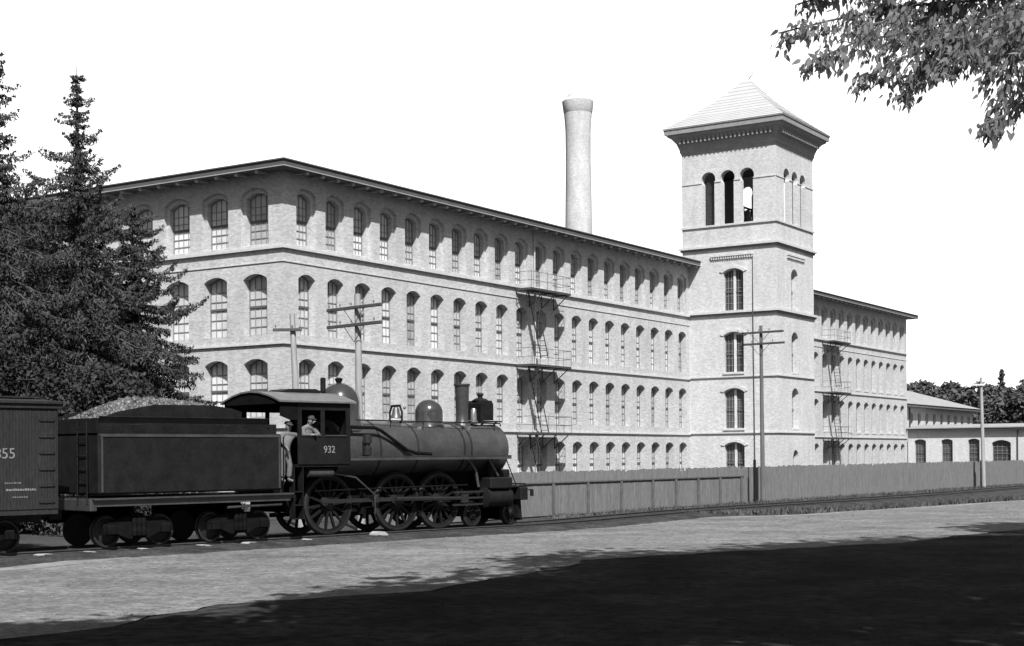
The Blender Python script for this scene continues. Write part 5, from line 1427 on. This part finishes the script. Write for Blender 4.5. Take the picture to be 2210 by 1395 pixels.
# each bough: a chain of image-plane control points at its own distance, leaves hang along it
boughs = [
    ([(2330, -60), (2120, 0), (1930, 15), (1790, 45), (1680, 72)], 12.5, 46, 1.0),
    ([(2330, -80), (2050, -60), (1850, -30), (1720, 10)], 12.9, 40, .9),
    ([(2300, -20), (2100, 50), (1960, 70), (1850, 90), (1745, 135)], 11.8, 46, .9),
    ([(2300, 0), (2130, 70), (2000, 100), (1920, 140), (1850, 175)], 11.2, 50, 1.0),
    ([(2080, 60), (2010, 120), (1970, 170), (1945, 215)], 11.4, 42, 1.1),
    ([(2300, 20), (2150, 90), (2050, 110), (1985, 160)], 12.2, 46, .9),
    ([(2140, 80), (2080, 130), (2010, 150)], 11.0, 34, .8),
    ([(2330, -10), (2230, 30), (2190, 110), (2170, 190), (2150, 250), (2135, 295)], 10.6, 34, .8),
    ([(2330, 40), (2250, 90), (2210, 160), (2195, 240)], 10.9, 40, .7),
    ([(2340, -60), (2260, 0), (2150, 30), (2090, 20)], 13.2, 52, .9),
    ([(2200, 60), (2150, 120), (2120, 180)], 10.8, 30, .7),
    ([(1990, 20), (1900, 50), (1840, 60)], 12.0, 52, .9),
    ([(2060, 0), (1980, 50), (1900, 110)], 12.4, 52, .9),
    ([(2170, 250), (2110, 275)], 10.5, 16, .4),
    ([(2360, -120), (2150, -80), (1950, -60), (1850, -60)], 12.2, 60, .9),
]
LV, LS = [], []; limb = MB()
for cps, Y, spread, dens in boughs:
    P3 = [unproj(px, py, Y + .12 * i * math.sin(Y * 3)) - O_ for i, (px, py) in enumerate(cps)]
    limb.tube([tuple(p) for p in P3], [.010 * (1 - i / len(P3)) + .005 for i in range(len(P3))], 6)
    P3 = np.array(P3); d = np.r_[0, np.cumsum(np.linalg.norm(np.diff(P3, axis=0), axis=1))]
    n_tw = int(d[-1] * 86 * dens)
    for k in range(n_tw):
        t_ = d[-1] * (.05 + .95 * rs.rand()); p = np.array([np.interp(t_, d, P3[:, j]) for j in range(3)])
        sp = spread / F_PX * Y * (1.0 if t_ < d[-1] * .85 else .5)
        q = p + rs.normal(0, .50, 3) * sp * np.array([1, 1.4, .9]) + np.array([0, 0, -.05])
        limb.tube([tuple(p), tuple((p + q) / 2 + np.array([0, 0, .02])), tuple(q)], [.006, .004, .003], 3, cap=False)
        m_ = rs.randint(3, 7)
        for j in range(m_):
            f_ = rs.uniform(.35, 1.1); LV.append(p + (q - p) * f_ + rs.normal(0, .035, 3)); LS.append(rs.uniform(.028, .048))
LV = np.array(LV); LS = np.array(LS)
# leaf = narrow pointed six-sided blade hanging down
n = len(LV); a = rs.normal(0, .45, (n, 3)); a[:, 2] -= 1.0; a[:, 0] -= .25; a /= np.linalg.norm(a, axis=1)[:, None]
b = rs.normal(size=(n, 3)); b -= a * (a * b).sum(1)[:, None]; b /= np.linalg.norm(b, axis=1)[:, None]
s_ = LS[:, None]
V6 = np.stack([LV, LV + a * s_ * .5 + b * s_ * .42, LV + a * s_ * 1.2 + b * s_ * .32, LV + a * s_ * 2.0, LV + a * s_ * 1.2 - b * s_ * .32, LV + a * s_ * .5 - b * s_ * .42], 1).reshape(-1, 3)
F6 = np.arange(n * 6).reshape(n, 6)
o = mesh_np('crown', V6, F6, 'leaves_near', maple)
for (ex, ey, ez) in ((-3.2, .8, 6.4), (-3.0, .2, 5.9), (-2.9, -.8, 5.6), (-2.6, 1.4, 6.3)):
    limb.tube([(.0, 0, 4.6), (ex * .45, ey * .5, ez * .96), (ex, ey, ez)], [.07, .035, .015], 7)
limb.tube([(0, 0, 0), (.05, 0, 3), (.0, 0, 6), (-.2, 0, 9.5)], [.28, .22, .17, .08], 12)
limb.build('trunk', 'bark', maple)

# weeds on the verge between fence and road, right of the buried rails
rs = np.random.RandomState(9)
def tufts(name, label, poly_a, poly_b, n, size, mtl, seed):
    rs = np.random.RandomState(seed)
    A = resample(poly_a, 200); B = resample(poly_b, 200)
    i = rs.randint(0, 200, n); t_ = rs.rand(n)[:, None]; c = A[i] * (1 - t_) + B[i] * t_ + rs.normal(0, .12, (n, 2))
    dens = np.sin(c[:, 0] * 1.7) * np.sin(c[:, 1] * 1.3 + c[:, 0]) + rs.rand(n)
    c = c[dens > .15]; n = len(c)
    h_ = rs.uniform(.4, 1.2, n) * size; a = rs.uniform(0, 2 * PI, n); w = .03 + .04 * rs.rand(n)
    ln = rs.normal(0, .3, (n, 2)) * h_[:, None]
    zb = np.full(n, -.24)
    v = np.stack([np.c_[c[:, 0] - np.cos(a) * w, c[:, 1] - np.sin(a) * w, zb], np.c_[c[:, 0] + np.cos(a) * w, c[:, 1] + np.sin(a) * w, zb], np.c_[c[:, 0] + ln[:, 0], c[:, 1] + ln[:, 1], zb + h_]], 1).reshape(-1, 3)
    o = mesh_np(name, v, np.arange(n * 3).reshape(n, 3), mtl); tag(o, label, 'weeds', kind='stuff'); return o
tufts('weeds', 'low dark weeds on the verge between track and dirt road', [(6.6, 60.5), (12.0, 63.5), (20, 71.5), (28, 80.2), (45, 103)], [(9.5, 61.2), (12.6, 61.9), (19.5, 68.9), (28.2, 78.5), (46, 101.6)], 26000, .26, 'weeds', 9)
tufts('grass', 'dark grass along the foot of the board fence', [(1.2, 60.0), (13.3, 76.6), (25, 92.6), (48, 124)], [(2.6, 58.9), (14.6, 75.4), (26.5, 91.2), (49.5, 122.6)], 12000, .22, 'weeds', 10)
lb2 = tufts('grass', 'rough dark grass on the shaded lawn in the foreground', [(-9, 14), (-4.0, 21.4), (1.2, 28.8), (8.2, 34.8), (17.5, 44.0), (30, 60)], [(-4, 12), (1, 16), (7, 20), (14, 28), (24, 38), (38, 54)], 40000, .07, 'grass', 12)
